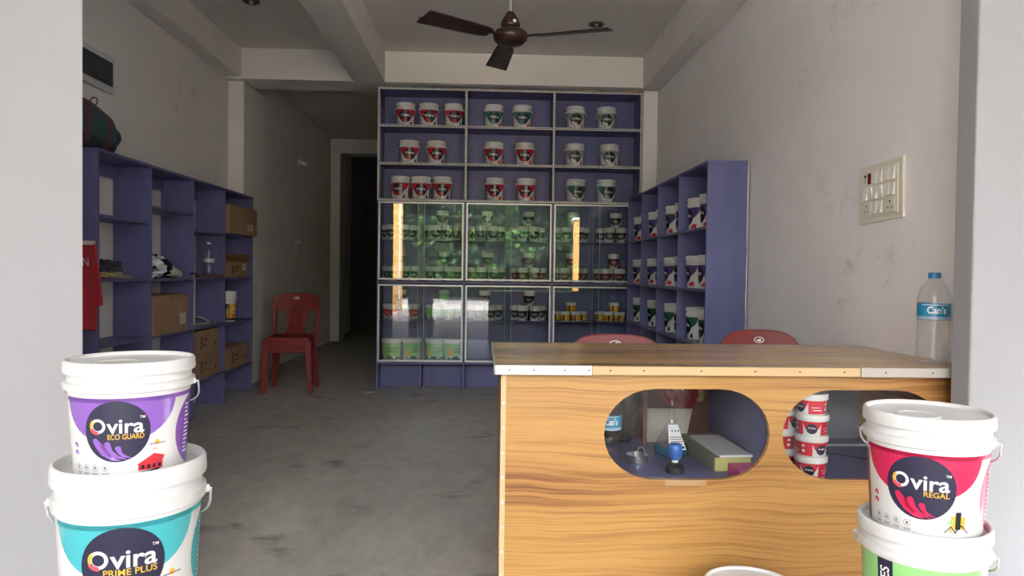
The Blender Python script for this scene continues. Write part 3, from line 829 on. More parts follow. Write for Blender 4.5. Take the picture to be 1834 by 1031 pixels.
# edge beading in three lengths
cpart('edge_beading', mat('white_beading', srgb(228, 226, 218), .35), .046, .36, 2.349, 2.355, CZ-.03, CZ+.001, label='white edge beading')
cpart('edge_beading', mat('worn_beading', srgb(196, 168, 122), .5), .362, 1.255, 2.350, 2.355, CZ-.029, CZ, label='worn wood edge')
cpart('edge_beading', mat('grey_beading', srgb(176, 170, 160), .4), 1.257, 1.66, 2.349, 2.355, CZ-.03, CZ+.001, label='grey edge beading')
cpart('side_beading', mat('grey_beading', (0, 0, 0, 1)), .040, .046, 2.349, 3.13, CZ-.03, CZ+.001)
cpart('corner_beading', mat('corner_beading', srgb(206, 176, 132), .4), CX0-.006, CX0+.012, CYF-.004, CYF+.02, 0, CZ-.03)
for i in range(9):
    MB().lathe([(.0055, 0), (.0045, .002), (0, .0024)], 12, M=Matrix.Translation((.003, -.004, .05+.083*i)) @ Matrix.Rotation(R(90), 4, 'X')).build('screw', white_pl, ct)
for x in (.09, .17, .27, .35, .42, .53, .72, .9, 1.05, 1.2, 1.34, 1.5):
    MB().lathe([(.0028, 0), (.002, .001), (0, .0012)], 8, M=Matrix.Translation((x-CX0, 2.349-CYF, CZ-.014)) @ Matrix.Rotation(R(90), 4, 'X')).build('nail', mat('nail', srgb(60, 46, 36), .5), ct)
# tape patch on the window edge
MB().box(.62-CX0, .76-CX0, -.0008, -.0002, .437, .457).build('tape_patch', tape, ct)

# ------------------------------------------------------------------ bottles
cap_blue = mat('cap_blue', srgb(52, 130, 178), .35)
lab_blue = mat('bottle_label_blue', srgb(40, 134, 172), .3)
def bottle(name, label, H, r, loc, rz=0, capm=cap_blue, labm=lab_blue, text="Can's", band_=(.48, .66), group=None, liquid=None):
    t = thing(name, label, 'bottle', loc, rz, group)
    prof = [(r*.80, 0), (r*.97, .012*H/.3)]
    for i in range(6):
        z = H*(.06+.06*i); prof += [(r*(1.0 if i % 2 else .975), z), (r*(.95 if i % 2 else 1.0), z+H*.03)]
    prof += [(r*.97, H*.44), (r*.97, H*.68), (r, H*.71), (r*.93, H*.77), (r*.72, H*.85), (r*.42, H*.905), (r*.34, H*.92), (r*.34, H*.94)]
    MB().lathe(prof, 28, cap1=False).build('body', pet, t)
    if capm: MB().lathe([(r*.37, H*.935), (r*.38, H*.94), (r*.38, H*.99), (r*.34, H), (0, H)], 24).build('cap', capm, t)
    if labm:
        D = Decal(); w = r*.97*PI
        D.rect(-w*.55, w*.45, H*band_[0], H*band_[1], labm, 1); D.rect(-w, -w*.6, H*band_[0], H*band_[1], mat('bottle_label_back', srgb(140, 150, 158), .4), 1)
        if text: D.text(text, 0, H*(band_[0]+.07), H*.075, white_pr, 2, width=r*1.15, align='C', bold=.025, res=3)
        D.rect(-w*.5, w*.4, H*(band_[0]+.025), H*(band_[0]+.032), white_pr, 2); D.rect(-w*.5, w*.4, H*(band_[0]+.008), H*(band_[0]+.015), white_pr, 2); D.rect(-w*.3, w*.25, H*(band_[1]-.02), H*(band_[1]-.012), white_pr, 2)
        decal_obj('label', D.wrap(lambda z: r*.985, r, r*.15, eps=.0006), D.mats, t)
    if liquid: MB().lathe([(r*.9, .004), (r*.93, H*liquid[0]), (0, H*liquid[0])], 24).build('liquid', liquid[1], t)
    return t
bottle('water_bottle', "clear plastic bottle with blue cap and Can's label on the counter", .32, .054, (1.612, 2.53, CZ+.001), R(-22))
bottle('water_bottle', "clear bottle with blue Can's label behind left oval window", .30, .042, (.462, 2.58, .446), R(-2))
bottle('water_bottle', 'small clear bottle with pale label on left wall shelf', .265, .044, (-2.235, 6.02, 1.09), R(20), capm=mat('cap_clear', srgb(190, 195, 200), .3), labm=mat('pale_label', srgb(206, 212, 216), .4), text=None, band_=(.38, .5))

# ------------------------------------------------------------------ things behind the oval windows
t = thing('ink_stamp', 'blue-handled rubber stamp with black base behind left oval window', 'stamp', (.689, 2.535, .445)); t.scale = (1.18, 1.18, 1.1)
MB().lathe([(.026, 0), (.027, .004), (.027, .02), (.018, .03), (.010, .033)], 28).build('base', dark, t)
MB().lathe([(.010, .033), (.010, .042)], 20).build('collar', white_pl, t)
MB().lathe([(.012, .042), (.018, .048), (.0205, .07), (.021, .085), (.016, .093), (0, .095)], 28).build('handle', mat('stamp_blue', srgb(38, 98, 180), .3), t)
t = thing('tin_tray', 'small round steel tray holding a ring behind left oval window', 'tray', (.585, 2.68, .445))
MB().lathe([(.036, 0), (.040, .003), (.042, .028), (.040, .028), (.037, .006), (0, .005)], 28).build('dish', steel, t)
MB().tube([(.012+.014*math.cos(a*PI/8), -.01, .036+.022*math.sin(a*PI/8)) for a in range(16)], .002, 6, closed=True, up=(0, 1, 0)).build('ring', steel, t)
teal_l = mat('teal_liquid', srgb(18, 92, 118), .15)
t = thing('spray_bottle', 'clear flask with teal liquid and a slanted white paper label', 'bottle', (.745, 2.80, .4465))
MB().lathe([(.066, 0), (.068, .004), (.068, .022), (.055, .05), (.03, .09), (.013, .14), (.012, .22)], 28, cap1=False).build('body', pet, t)
MB().lathe([(.063, .003), (.065, .02), (.06, .034), (0, .034)], 28).build('liquid', teal_l, t)
mb = MB(); mb.hexa([(-.028, -.074, .03), (.04, -.07, .03), (.04, -.069, .03), (-.028, -.073, .03)], [(-.022, -.030, .118), (.016, -.028, .118), (.016, -.027, .118), (-.022, -.029, .118)]); mb.build('paper_label', white_pr, t)
D = Decal()
for i in range(3): D.rect(-.012+.012*i, -.006+.012*i, .094, .100, grey_pr)
for i in range(4): D.rect(-.02, .028, .05+.008*i, .0525+.008*i, grey_pr)
D.rect(-.02, .0, .036, .044, black_pr); D.rect(.006, .032, .036, .044, black_pr)
decal_obj('print', D.flat(lambda u, v, l: (u, -.0745+(v-.03)*.5-.0006+.02*0, v)), D.mats, t)
# register with yellow edges, white paper pad, pink book
RB = R(-24)
def slab(name, label, cat, w, d, h, loc, rz, m, inner=None, group=None):
    t = thing(name, label, cat, loc, rz, group)
    MB().box(-w/2, w/2, -d/2, d/2, h-.002, h).build('cover', m, t); MB().box(-w/2, w/2, -d/2, d/2, 0, .002).build('cover', m, t)
    MB().box(-w/2, -w/2+.002, -d/2, d/2, .002, h-.002).build('spine', m, t)
    MB().box(-w/2+.002, w/2-.004, -d/2+.004, d/2-.004, .002, h-.002).build('page_block', inner or white_pr, t)
    return t
pages_y = mat('yellowed_pages', srgb(186, 178, 112), .8)
slab('account_book', 'thick account book with yellow page edges behind left oval window', 'book', .14, .38, .052, (.893, 2.735, .445), R(3), mat('grey_green_cover', srgb(128, 130, 112), .6), pages_y)
slab('notebook', 'pink notebook lying against the thick account book', 'book', .085, .105, .034, (.925, 2.485, .445), R(3), mat('magenta_cover', srgb(196, 36, 140), .35))
t = thing('paper_pad', 'white paper pad with oval emblem lying on the account book', 'paper', (.903, 2.70, .4975), R(3))
MB().box(-.06, .06, -.16, .16, 0, .008).build('sheets', mat('pad_white', srgb(214, 216, 218), .5), t)
D = Decal(); D.ring(.02, -.07, .012, .0135, grey_pr, n=20, sx=1.5); decal_obj('emblem', D.flat(lambda u, v, l: (u, v, .0085)), D.mats, t)
t = thing('newspaper_board', 'folded newsprint sheet leaning at back of counter compartment', 'paper', (.78, 3.02, .445))
MB().hexa([(-.10, -.03, 0), (.075, -.03, 0), (.075, -.026, 0), (-.10, -.026, 0)], [(-.10, .03, .13), (.12, .03, .13), (.12, .034, .13), (-.10, .034, .13)]).build('sheet', mat('newsprint', srgb(176, 166, 152), .8), t)
from mathutils import noise as mnoise
def blob(name, mats, parent, rx, ry, rz_, amp, freq, seed, mfn=None, sub=4, base=True):
    bm = bmesh.new(); bmesh.ops.create_icosphere(bm, subdivisions=sub, radius=1)
    for v in bm.verts:
        p = v.co.copy(); n = mnoise.noise(p*freq+Vector((seed, seed*.7, 0))) + .5*mnoise.noise(p*freq*2.3+Vector((0, seed, seed)))
        rdg = 1-abs(mnoise.noise(p*freq*1.5+Vector((seed*2, 0, 3))))
        q = p*(1+amp*n+amp*.7*(rdg-.7)); v.co = (q.x*rx, q.y*ry, q.z*rz_+(rz_*.98 if base else 0))
        if base and v.co.z < 0: v.co.z = v.co.z*.08
    zmin = min(v.co.z for v in bm.verts)
    for v in bm.verts: v.co.z -= zmin if base else 0
    me = bpy.data.meshes.new(name); bm.to_mesh(me); bm.free()
    for m in mats: me.materials.append(m)
    for p in me.polygons:
        p.use_smooth = True
        if mfn: p.material_index = mfn(p.center)
    o = bpy.data.objects.new(name, me); COL.objects.link(o)
    if parent: o.parent = parent
    return o
brown_bag_m = mat('dark_brown_plastic', srgb(60, 32, 34), .25); reflect_red_m = mat('reflect_red', srgb(128, 22, 32), .3)
o = blob('bag_shape', [brown_bag_m, mat('olive_plastic', srgb(62, 62, 52), .25)], None, .085, .035, .17, .22, 3.2, 4.0, lambda c: 1 if c.x > .02 else 0)
o.location = (.57, 2.98, .4455); tag(o, 'crumpled dark brown plastic bag behind left oval window', 'bag')
o = MB().box(.660, .678, 2.93, 2.95, .445, .81).build('wooden_batten', mat('batten_brown', srgb(104, 58, 34), .5), bevel=.002); tag(o, 'upright brown batten inside the counter compartment', 'batten')
o = blob('bag_shape', [reflect_red_m, white_pl, mat('reflect_cream', srgb(186, 168, 120), .4)], None, .10, .035, .085, .18, 2.6, 9.0, lambda c: 1 if (-.03 < c.x < .0 and c.z > .08) else (2 if c.x > .06 else 0))  # made-up shape in place of a blurred red reflection in the window
o.location = (.84, 3.0, .59); o.parent = None; tag(o, 'red and white shape standing in for a reflection in left oval window', 'bag')
# red tubs
for col, (x, y, n) in enumerate(((1.162, 2.50, 4), (1.096, 2.602, 4))):
    for i in range(n):
        nm = ('bottom', 'second', 'third', 'fourth', 'top')[i] if n == 5 else ('bottom', 'second', 'third', 'top')[i]
        place('redtub', (x+rnd.uniform(-.003, .003), y+rnd.uniform(-.003, .003), .445+.0727*i), R((150, 15, -25, 110)[i]+(0, 65)[col]), 'short white tub with red label, %s of %s stack behind right oval window' % (nm, 'nearer right' if col == 0 else 'farther left'), 'red tubs inside the counter')
t = thing('wire_frame', 'grey wire frame lying in the right counter compartment', 'frame', (1.45, 2.75, .446))
MB().tube([(-.16, .16, .006), (.12, -.16, .006), (.15, .17, .006)], .006, 8, closed=True).build('wire', mat('grey_wire', srgb(150, 152, 156), .4), t)

# ================================================================== chairs
def make_chair(label, loc, rz, group='red plastic chairs'):
    t = thing('plastic_chair', label, 'chair', loc, rz, group)
    # seat: dished plate with a turned-down skirt
    def seat(u, v):
        x, y = (u-.5)*.41, (v-.5)*.40
        w = 1-.12*v
        e = max(abs(u-.5), abs(v-.5))*2
        z = .445-.012*(1-min(1, (2*(u-.5))**2+(2*(v-.5))**2)) + .006*v
        return (x*w, y-.005, z-(.03*max(0, (e-.92)/.08)))
    MB().grid(seat, 24, 24).build('seat', red_ch, t, solid=.008)
    sk = MB(); sk.box(-.19, .19, -.203, -.190, .375, .428); sk.box(-.165, .165, .175, .19, .385, .43)
    for sx in (-1, 1):
        sk.hexa([(sx*.205-.006, -.2, .37), (sx*.205+.006, -.2, .37), (sx*.182+.006, .185, .385), (sx*.182-.006, .185, .385)], [(sx*.203-.006, -.2, .43), (sx*.203+.006, -.2, .43), (sx*.18+.006, .185, .435), (sx*.18-.006, .185, .435)])
    sk.build('seat_skirt', red_ch, t, bevel=.004)
    for sx in (-1, 1):
        for sy, (tx, ty, bx_, by_) in ((-1, (.186, -.182, .212, -.215)), (1, (.165, .168, .205, .235))):
            def quad(cx, cy, w, d, z): return [(sx*cx-w, cy-d, z), (sx*cx+w, cy-d, z), (sx*cx+w, cy+d, z), (sx*cx-w, cy+d, z)]
            lg = MB(); lg.hexa(quad(bx_, by_, .020, .017, 0), quad(tx, ty, .030, .026, .42)); lg.build('leg', red_ch, t, bevel=.007)
    # backrest outline with two slots, in the tilted back plane (p across, q up)
    out = []
    for i in range(9): out.append((-.205-.022*i/8, .0+.30*i/8))
    for i in range(1, 16):
        a = PI-PI*i/16; out.append((.228*math.copysign(abs(math.cos(a))**.62, math.cos(a)), .30+.125*math.sin(a)**.75))
    for i in range(9): out.append((.205+.022*(8-i)/8, .30-.30*i/8))
    def slot(s):
        pts = []
        inner = [(.088, .02), (.078, .10), (.082, .18), (.096, .25), (.112, .30)]
        outer = [(.15, .335), (.178, .315), (.188, .27), (.184, .15), (.172, .02)]
        return [(s*p, q) for p, q in inner+outer]
    me = filled_curve([out, slot(1), slot(-1)], .018, .006)
    tilt = R(13)
    def bp(p, q, w=0):   # back plane -> chair space; back bows backwards in the middle
        bow = .03*(1-min(1, (p/.23)**2))*min(1, q/.1)
        return (p, .188+q*math.sin(tilt)+bow+w, .43+q*math.cos(tilt))
    bm = bmesh.new(); bm.from_mesh(me)
    bmesh.ops.triangulate(bm, faces=bm.faces[:])
    for a in [-.2+.04*i for i in range(11)]:
        bmesh.ops.bisect_plane(bm, geom=bm.verts[:]+bm.edges[:]+bm.faces[:], plane_co=(a, 0, 0), plane_no=(1, 0, 0), dist=1e-6)
    for v in bm.verts: v.co = bp(v.co.x, v.co.y, -v.co.z)
    bmesh.ops.recalc_face_normals(bm, faces=bm.faces)
    bm.to_mesh(me); bm.free(); me.materials.clear(); me.materials.append(red_ch)
    for p in me.polygons: p.use_smooth = True
    me.set_sharp_from_angle(angle=R(35))
    bk = bpy.data.objects.new('backrest', me); COL.objects.link(bk); bk.parent = t
    # diamond studs pressed into the splat
    ds = MB()
    for r_ in range(15):
        for c_ in range(5):
            p = (c_-2)*.030+(.015 if r_ % 2 else 0); q = .045+r_*.0185
            lim = .075+.02*max(0, (q-.2)/.1)
            if abs(p) > lim-.008: continue
            a = .0125
            ds.add([bp(p-a, q, -.0155), bp(p, q-a, -.0155), bp(p+a, q, -.0155), bp(p, q+a, -.0155), bp(p, q, -.023)], [(0, 1, 4), (1, 2, 4), (2, 3, 4), (3, 0, 4)])
    ds.build('diamond_studs', red_ch, bk)
    D = Decal(); D.ring(0, .375, .0125, .0155, white_pr, 1, n=28, sx=1.9); D.poly([(-.018, .372), (-.004, .378), (.016, .385), (.008, .376), (.018, .370), (0, .366)], white_pr, 1)
    decal_obj('emblem', D.mapped(lambda u, v, l: bp(u, v, -.0158), .02), D.mats, bk)
    return t
ch = make_chair('lower red plastic chair of the stacked pair at the passage', (-1.80, 6.93, 0), R(4))
dup(ch, (-1.80, 6.905, .068), R(4), 'upper red plastic chair of the stacked pair at the passage')
dup(ch, (.642, 3.38, 0), R(-6), 'red plastic chair behind the middle of the counter', sc=(1, .75, 1.0))
dup(ch, (1.37, 3.36, 0), R(-4), 'red plastic chair behind the counter, nearest the right wall', sc=(.86, .75, 1.035))

# ================================================================== ceiling fan
fan = thing('ceiling_fan', 'dark brown three-blade ceiling fan above the counter', 'fan', (.144, 4.3, 2.531))
MB().lathe([(.030, -.052), (.075, -.045), (.098, -.022), (.103, -.002), (.098, .016), (.085, .026), (.05, .034), (.04, .036)], 40).build('motor_housing', brown_fan, fan)
MB().lathe([(.0885, .0225), (.0905, .0245), (.087, .0275)], 40, cap0=False, cap1=False).build('gold_band', gold, fan)
MB().lathe([(.040, .036), (.048, .05), (.046, .058), (.03, .06)], 28).build('neck', brown_fan, fan)
MB().lathe([(.054, .055), (.058, .066), (.048, .098), (.032, .12), (.022, .138), (.012, .14)], 28).build('canopy', brown_fan, fan)
MB().lathe([(.011, .06), (.011, .62)], 14).build('down_rod', mat('rod_grey', srgb(150, 146, 140), .4), fan)
MB().lathe([(.02, .59), (.055, .62), (.06, .668)], 24).build('ceiling_canopy', brown_fan, fan)
MB().lathe([(.0, -.004), (.008, -.003), (.01, .0)], 14, M=Matrix.Translation((.022, -.054, .074)) @ Matrix.Rotation(R(90), 4, 'X')).build('capacitor_stud', white_pl, fan)
for ang in (97, 217, -23):
    a = R(ang)
    M = Matrix.Rotation(a, 4, 'Z')
    MB().box(.085, .19, -.016, .016, -.010, -.004, M=M).build('blade_iron', brown_fan, fan, bevel=.002)
    def bl(u, v):
        x = .15+.45*u; w = .052+.018*u-.03*max(0, (.1-u)/.1)*.5
        y = (v-.5)*2*w; return M @ Vector((x, y, -.012+y*math.tan(R(11))-.01*u))
    MB().grid(bl, 14, 6).build('blade', brown_fan, fan, solid=.004)

# ================================================================== ceiling fittings
for i, (x, y, lb) in enumerate(((-.484, 5.99, 'left of the fan'), (.91, 6.0, 'right of the fan'), (-1.80, 5.69, 'left of the ceiling beam'))):
    t = thing('ceiling_light_fitting', 'empty round ceiling light holder %s' % lb, 'light fitting', (x, y, 3.2), 0, 'ceiling light holders')
    MB().lathe([(.045, -.001), (.062, -.004), (.066, -.012), (.052, -.018), (.046, -.010), (.04, -.002)], 28, cap0=False, cap1=False).build('rim', mat('fitting_bronze', srgb(92, 84, 74), .35, .5), t)
    MB().lathe([(0, -.0015), (.046, -.0015)], 28, cap0=False, cap1=False).build('recess', dark, t)
    MB().lathe([(.014, -.002), (.014, -.02), (.008, -.026), (0, -.027)], 16, cap0=False).build('socket', mat('socket_grey', srgb(170, 166, 158), .5), t)
    MB().tube([(.02, 0, -.012), (.035, -.01, -.04), (.03, -.02, -.06)], .0015, 5).build('wire', dark, t)

# ================================================================== wall fittings
t = thing('switchboard', 'cream wall switchboard with rockers and sockets on right wall', 'switchboard', (XR, 2.985, 1.503))
t.rotation_euler = (R(-1.6), 0, 0)
MB().box(-.012, 0, -.165, .165, -.123, .123).build('plate', cream_pl, t, bevel=.003)
MB().box(-.016, -.012, -.135, .135, -.100, .100).build('inner_plate', cream_pl, t, bevel=.002)
def rocker(y, z, w=.034, h=.052, up=1):
    mb = MB(); a, b_ = (-.026, -.018) if up > 0 else (-.018, -.026)
    mb.add([(-.016, y-w/2, z-h/2), (-.016, y+w/2, z-h/2), (-.016, y+w/2, z+h/2), (-.016, y-w/2, z+h/2), (a, y-w/2, z-h/2), (a, y+w/2, z-h/2), (b_, y+w/2, z+h/2), (b_, y-w/2, z+h/2)],
           [(0, 1, 2, 3), (4, 5, 6, 7), (0, 1, 5, 4), (1, 2, 6, 5), (2, 3, 7, 6), (3, 0, 4, 7)])
    mb.build('rocker_switch', mat('switch_white', srgb(240, 236, 224), .35), t, bevel=.001)
for y in (.03, -.008, -.062, -.1): rocker(y, .064)
for y, u in ((.108, 1), (.07, -1), (.03, 1), (-.01, -1), (-.062, 1), (-.1, 1)): rocker(y, .0, up=u)
for y in (.03, -.008): rocker(y, -.064)
MB().box(-.019, -.016, .066, .086, .042, .088).build('red_indicator', mat('indicator_red', srgb(112, 22, 22), .2), t)
MB().box(-.018, -.016, .098, .118, .05, .086).build('fuse_holder', white_pl, t)
MB().box(-.0195, -.018, .100, .114, .074, .084).build('fuse_label', dark, t)
for y in (.095, -.085):
    s = MB().box(-.019, -.016, y-.034, y+.034, -.094, -.034).build('socket', cream_pl, t, bevel=.002)
    for dy, dz, r_ in ((0, .014, .0045), (.013, -.01, .0035), (-.013, -.01, .0035)):
        MB().lathe([(0, 0), (r_, 0), (r_, .0008)], 10, M=Matrix.Translation((-.0192, y+dy, -.064+dz)) @ Matrix.Rotation(R(-90), 4, 'Y')).build('pin_hole', dark, s)
t = thing('distribution_box', 'white distribution box with dark cover high on left wall', 'fuse box', (XL, 4.56, 2.37))
MB().box(0, .03, -.28, .255, -.115, .115).build('case', white_pl, t, bevel=.006)
MB().box(.03, .04, -.22, .215, -.075, .075).build('dark_cover', dark_glass, t, bevel=.003)
t = thing('bulb_holder', 'white angled bulb holder on passage wall', 'light fitting', (XL, 9.61, 2.54))
MB().lathe([(.05, 0), (.045, .025), (.03, .03)], 20, M=Matrix.Rotation(R(90), 4, 'Y')).build('base', white_pl, t)
MB().lathe([(.022, 0), (.026, .06), (.03, .09), (.022, .09)], 18, M=Matrix.Translation((.03, 0, 0)) @ Matrix.Rotation(R(120), 4, 'Y')).build('holder', white_pl, t)
t = thing('switch_plate', 'small white switch plate on passage wall above chairs', 'switch', (XL, 9.58, 1.45))
MB().box(0, .012, -.1, .1, -.09, .09).build('plate', white_pl, t, bevel=.003)
for y in (-.04, .04):
    for z in (-.04, .04): MB().box(.012, .02, y-.025, y+.025, z-.03, z+.03).build('rocker_switch', cream_pl, t, bevel=.002)

# ================================================================== things on the left shelf
sticker = mat('sticker_white', srgb(206, 204, 198), .6); ink = mat('carton_ink', srgb(106, 82, 70), .7)
def carton(label, x0, x1, y0, y1, z0, z1, sticker_at=None, printed=False, open_=False, rz=0):
    t = thing('cardboard_box', label, 'box', ((x0+x1)/2, (y0+y1)/2, z0), rz, 'cartons on the left shelf')
    w, d, h = (x1-x0)/2, (y1-y0)/2, z1-z0
    b = MB(); th = .004
    b.box(-w, w, -d, -d+th, 0, h); b.box(-w, w, d-th, d, 0, h); b.box(-w, -w+th, -d+th, d-th, 0, h); b.box(w-th, w, -d+th, d-th, 0, h); b.box(-w+th, w-th, -d+th, d-th, 0, th)
    b.build('body', cardboard, t)
    if open_:
        for sy in (-1, 1):
            M = Matrix.Translation((0, sy*d, h)) @ Matrix.Rotation(R(12 if sy < 0 else -38), 4, 'X')
            MB().box(-w, w, -.002, .002, 0, .085, M=M).build('flap', cardboard_in, t)
        M = Matrix.Translation((-w, 0, h)) @ Matrix.Rotation(R(20), 4, 'Y'); MB().box(-.002, .002, -d*.8, d*.8, 0, .08, M=M).build('flap', cardboard_in, t)
    else:
        for sy in (-1, 1): MB().box(-w, w, *( (-d, -.0015) if sy < 0 else (.0015, d)), h, h+.003).build('flap', cardboard, t)
        MB().box(-.024, .024, -d, d, h+.003, h+.0036).build('tape_strip', tape, t)
        MB().box(w, w+.0006, -.024, .024, h*.72, h+.003).build('tape_strip', tape, t)
    if sticker_at:
        y, z, sw, sh = sticker_at
        s = MB().box(w, w+.001, y-sw/2, y+sw/2, z-sh/2, z+sh/2).build('sticker', sticker, t)
        for i in range(4): MB().box(w+.001, w+.0014, y-sw*.42, y+sw*(.1+.3*rnd.random()), z+sh*(.3-.2*i), z+sh*(.36-.2*i)).build('print_line', ink, s)
    if printed:
        for (a, b2, c, e) in ((-.5, -.36, .2, .75), (-.28, .05, .55, .66), (-.28, -.05, .32, .42), (.6, .78, .28, .42)):
            MB().box(w, w+.0008, a*d, b2*d, c*h, e*h).build('printed_mark', ink, t)
        MB().box(-d*.0-w*.55, w*.3, -d-.0008, -d, h*.3, h*.7).build('printed_mark', ink, t)
    return t
xa, xb = -2.405, -2.178
carton('taped carton with white sticker overhanging the top right bay of left shelf', xa, -2.14, 6.245, 6.965, 1.4455, 1.685, (.16, .07, .15, .06))
carton('open-topped carton with raised flaps, right bay of left shelf', xa, xb, 6.25, 6.83, 1.0655, 1.205, (.17, .09, .1, .06), True, open_=True)
carton('low carton in the lowest right bay of the left shelf', xa, xb, 6.25, 6.86, .2705, .455, None, True)
carton('lower of two stacked cartons, third bay of left shelf', xa, xb, 5.575, 6.10, .2855, .468, None, True)
carton('upper of two stacked cartons, third bay of left shelf', xa, xb, 5.575, 6.08, .472, .655, None, True)
carton('large carton with white sticker, second bay of left shelf', xa-.0, -2.165, 4.875, 5.43, .6905, .955, (.18, .09, .09, .075))
place('leftyellow', (-2.238, 6.47, .6785), R(40), 'white bucket with yellow and black label on left shelf', 'bucket on the left shelf')
o = MB().box(-2.40, -2.15, 5.60, 6.12, 1.0705, 1.089).build('wooden_board', mat('brown_board_shelf', srgb(130, 98, 74), .6), bevel=.002); tag(o, 'brown board under the small clear bottle, left shelf', 'board')
# foil bundle and roll
foil = mat('foil_white', srgb(214, 216, 220), .18, .15); foilb = mat('foil_black', srgb(30, 32, 42), .2)
t = thing('plastic_bundle', 'crumpled black and white plastic bundle, second bay of left shelf', 'bundle', (-2.25, 5.06, 1.0705))
blob('crumpled_film', [foil, foilb], t, .10, .13, .075, .34, 2.6, 2.0, lambda c: 1 if mnoise.noise(c*16+Vector((3, 1, 2))) > .12 else 0, sub=5)
t = thing('paper_roll', 'cream paper roll beside the crumpled plastic bundle, left shelf', 'roll', (-2.185, 5.37, 1.0705))
M = Matrix.Translation((-.03, -.16, .055)) @ Matrix.Rotation(R(12), 4, 'Z') @ Matrix.Rotation(R(-96), 4, 'X')
MB().lathe([(.012, 0), (.036, 0), (.038, .004), (.036, .31), (.014, .312)], 24, M=M).build('roll', mat('cream_paper', srgb(206, 202, 184), .7), t)
MB().tube([(.005, .13, .03), (.034, .17, .035), (.04, .2, .012), (.038, .15, .01)], .006, 6).build('loose_end', foilb, t)
# cloth bundle, first bay
t = thing('cloth_bundle', 'crumpled dark and cream cloth bundle, first bay of left shelf', 'cloth', (-2.255, 4.42, 1.0755))
blob('cloth', [mat('cloth_dark', srgb(52, 58, 70), .8), mat('cloth_cream', srgb(190, 184, 160), .8), mat('cloth_yellow', srgb(160, 150, 96), .8)], t, .085, .13, .055, .38, 2.2, 6.0, lambda c: 1 if (mnoise.noise(c*9) > -.05) else (2 if c.z < .04 else 0), sub=5)
MB().hexa([(-.06, .08, 0), (.05, .08, 0), (.04, .30, 0), (-.03, .30, 0)], [(-.06, .08, .03), (.05, .08, .03), (.03, .30, .012), (-.02, .30, .012)]).build('folded_sheet', mat('tan_sheet', srgb(168, 160, 146), .7), t, bevel=.006)
# white cable and tray, third bay
t = thing('cable_tray', 'flat grey tray with a loop of white cable, third bay of left shelf', 'tray', (-2.27, 5.87, .6905))
MB().box(-.10, .09, -.27, .2, 0, .012).build('tray', mat('tray_grey', srgb(142, 142, 138), .5), t, bevel=.004)
MB().tube([(.06, -.25, .018), (.075, -.26, .08), (.05, -.12, .075), (.04, .05, .05), (.03, .16, .02), (.06, .1, .016), (.07, -.1, .016), (.06, -.2, .018)], .007, 8).build('cable', white_pl, t)
o = MB().tube([(-2.163, 5.535, .72), (-2.160, 5.53, .9), (-2.163, 5.54, 1.06), (-2.155, 5.53, 1.12)], .004, 8).build('white_cable', white_pl); tag(o, 'white cable hanging down the front of the left shelf', 'cable')
# bag on top of the left shelf
teal_c = mat('bag_teal', srgb(52, 82, 84), .7); maroon_c = mat('bag_maroon', srgb(96, 66, 74), .75); navy_c = mat('bag_navy', srgb(40, 46, 58), .7)
t = thing('travel_bag', 'teal and maroon travel bag on top of left shelf', 'bag', (-2.27, 4.27, 1.8155))
def bag(u, v):
    a = u*2*PI; ca, sa = math.cos(a), math.sin(a)
    p = .45
    x = .115*math.copysign(abs(ca)**p, ca); z = .115+.115*math.copysign(abs(sa)**p, sa)
    y = -.30+.44*v; e = 1-.18*max(0, (v-.8)/.2)**2
    tp = 1.12-.42*max(0, v-.35)
    return (x*e, y, z*tp*e + .004*mnoise.noise(Vector((x*30, y*30, z*30))))
mb = MB(); mb.grid(bag, 40, 14); b = mb.build('body', [teal_c, maroon_c, navy_c], t)
for p in b.data.polygons:
    c = p.center; p.material_index = 1 if (c.y > -.03 and c.y < .05) or abs(c.y+.2) < .025 else (2 if c.z < .05 else 0)
for yy in (-.30, .14):
    n = 40; vs = [bag(i/n, 0 if yy < 0 else 1) for i in range(n)]
    MB().add(vs, [tuple(range(n))]).build('end_panel', navy_c, t)
e = blob('end_pocket', [navy_c, teal_c], t, .075, .075, .075, .08, 2, 3, lambda c: 1 if c.z > .1 else 0, sub=3); e.location = (.02, .17, .03)
MB().tube([(.02+.022*math.sin(a*PI/6), .02+.012*math.cos(a*PI/6), .275+.03*math.cos(a*PI/6)) for a in range(12)], .004, 6, closed=True).build('carry_loop', mat('loop_red', srgb(140, 70, 66), .6), t)
MB().lathe([(.0, 0), (.016, .002), (.016, .03), (0, .034)], 14, M=Matrix.Translation((.03, .15, .16))).build('knob', dark, t)
# red cloth with lettering
t = thing('red_banner', 'red cloth banner with white ON lettering hanging beside left shelf', 'banner', (-2.27, 4.14, .79))
red_cl = mat('banner_red', srgb(178, 44, 62), .7)
def cloth(u, v):
    z = .48*v
    xr = (.165-.045*v) if v > .28 else .118
    x = -.2+(xr+.2)*u
    return (x, .012*math.sin(u*9+v*1.5)-.004*math.cos(v*6), z)
mb = MB(); mb.grid(cloth, 24, 40); mb.build('cloth', red_cl, t, solid=.003)
MB().box(-.2, .105, -.016, .012, .476, .500).build('hanging_strip', sticker, t, bevel=.003)
D = Decal(); D.text('ON', .028, .36, .045, white_pr, 1, align='C', bold=.0, res=3, width=.085)
decal_obj('lettering', D.mapped(lambda u, v, l: (u, cloth((u+.2)/(.120+.2), v/.48)[1]-.0035, v), .008), D.mats, t)

# scrap on the floor
o = blob('paper_scrap', [white_pr], None, .05, .03, .006, .2, 3, 5, sub=3); o.location = (-1.054, 6.80, .0); tag(o, 'small white paper scrap on the floor by the cabinet', 'scrap')

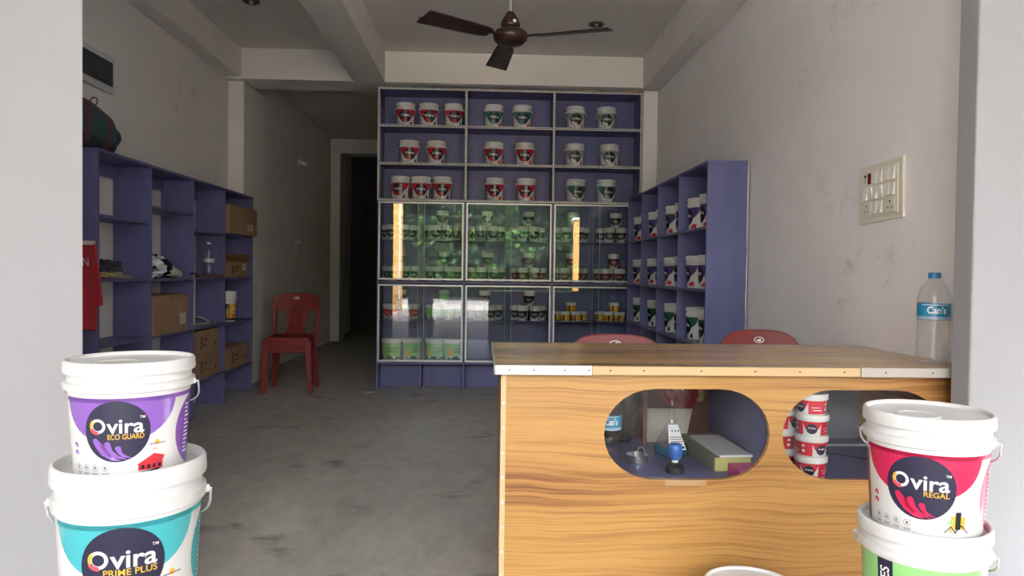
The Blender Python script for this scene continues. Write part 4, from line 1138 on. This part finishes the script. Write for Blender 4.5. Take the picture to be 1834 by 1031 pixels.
# ================================================================== outside: trees across the road (seen in the glass)
leaf_ms = [mat('leaf_%d' % i, c, .6) for i, c in enumerate((srgb(46, 80, 32), srgb(74, 112, 48), srgb(26, 50, 24)))]
bark = mat('bark', srgb(92, 74, 58), .9)
def tree(x, y, h, w, seed, label):
    rr = random.Random(seed)
    t = thing('leafy_tree', label, 'tree', (x, y, -.075), 0, 'trees across the road')
    MB().tube([(0, 0, 0), (.05, .03, h*.3), (-.04, .05, h*.55)], [.16, .12, .07], 10).build('trunk', bark, t)
    mb = MB()
    for c in range(26):
        cx, cy, cz = rr.gauss(0, w*.42), rr.gauss(0, w*.35), h*(.18+.78*rr.random())
        for i in range(190):
            p = Vector((cx+rr.gauss(0, .42), cy+rr.gauss(0, .42), max(.15, cz+rr.gauss(0, .32))))
            d = Vector((rr.uniform(-1, 1), rr.uniform(-1, 1), rr.uniform(-.6, .6))).normalized(); n = d.orthogonal().normalized()
            L, W = rr.uniform(.16, .30), rr.uniform(.08, .14)
            mb.add([p-d*L, p+n*W, p+d*L, p-n*W], [(0, 1, 2, 3)], rr.randrange(3))
    me = bpy.data.meshes.new('foliage'); me.from_pydata(mb.v, [], mb.f)
    for m in leaf_ms: me.materials.append(m)
    me.polygons.foreach_set('material_index', mb.m)
    o = bpy.data.objects.new('foliage', me); COL.objects.link(o); o.parent = t; o['kind'] = 'stuff'
for i, (x, y, h, w) in enumerate(((-7.5, -16, 4.6, 2.6), (-3.6, -17.5, 5.0, 2.6), (0.2, -16.5, 4.7, 2.5), (4.0, -17, 5.0, 2.6), (7.8, -16, 4.4, 2.6))):
    tree(x, y, h, w, 11+i, '%s of five leafy trees across the road, mirrored in cabinet glass' % NTH[i])

bank_m = mat('shrub_green', srgb(58, 84, 44), .8)
k = NT(bank_m); k.color(k.ramp(k.noise(k.coords(), 1.6, 8, .75), [(.35, srgb(30, 48, 26)), (.6, srgb(78, 108, 56))]))
def bank(u, v):
    x = -16+32*u; z = 5.6*v
    p = Vector((x*.8, 0, z*.9))
    return (x, -19.5-1.2*v+1.1*mnoise.noise(p)+.5*mnoise.noise(p*3.1), z*(1+.12*mnoise.noise(Vector((x*.7, 3, 0)))))
mb = MB(); mb.grid(bank, 120, 30); mb.box(-16, 16, -24, -21, -.07, 4.2)
o = mb.build('shrub_bank', bank_m); o.location = (0, 0, -.075); tag(o, 'dense dark green shrub bank behind the roadside trees', 'shrubs')
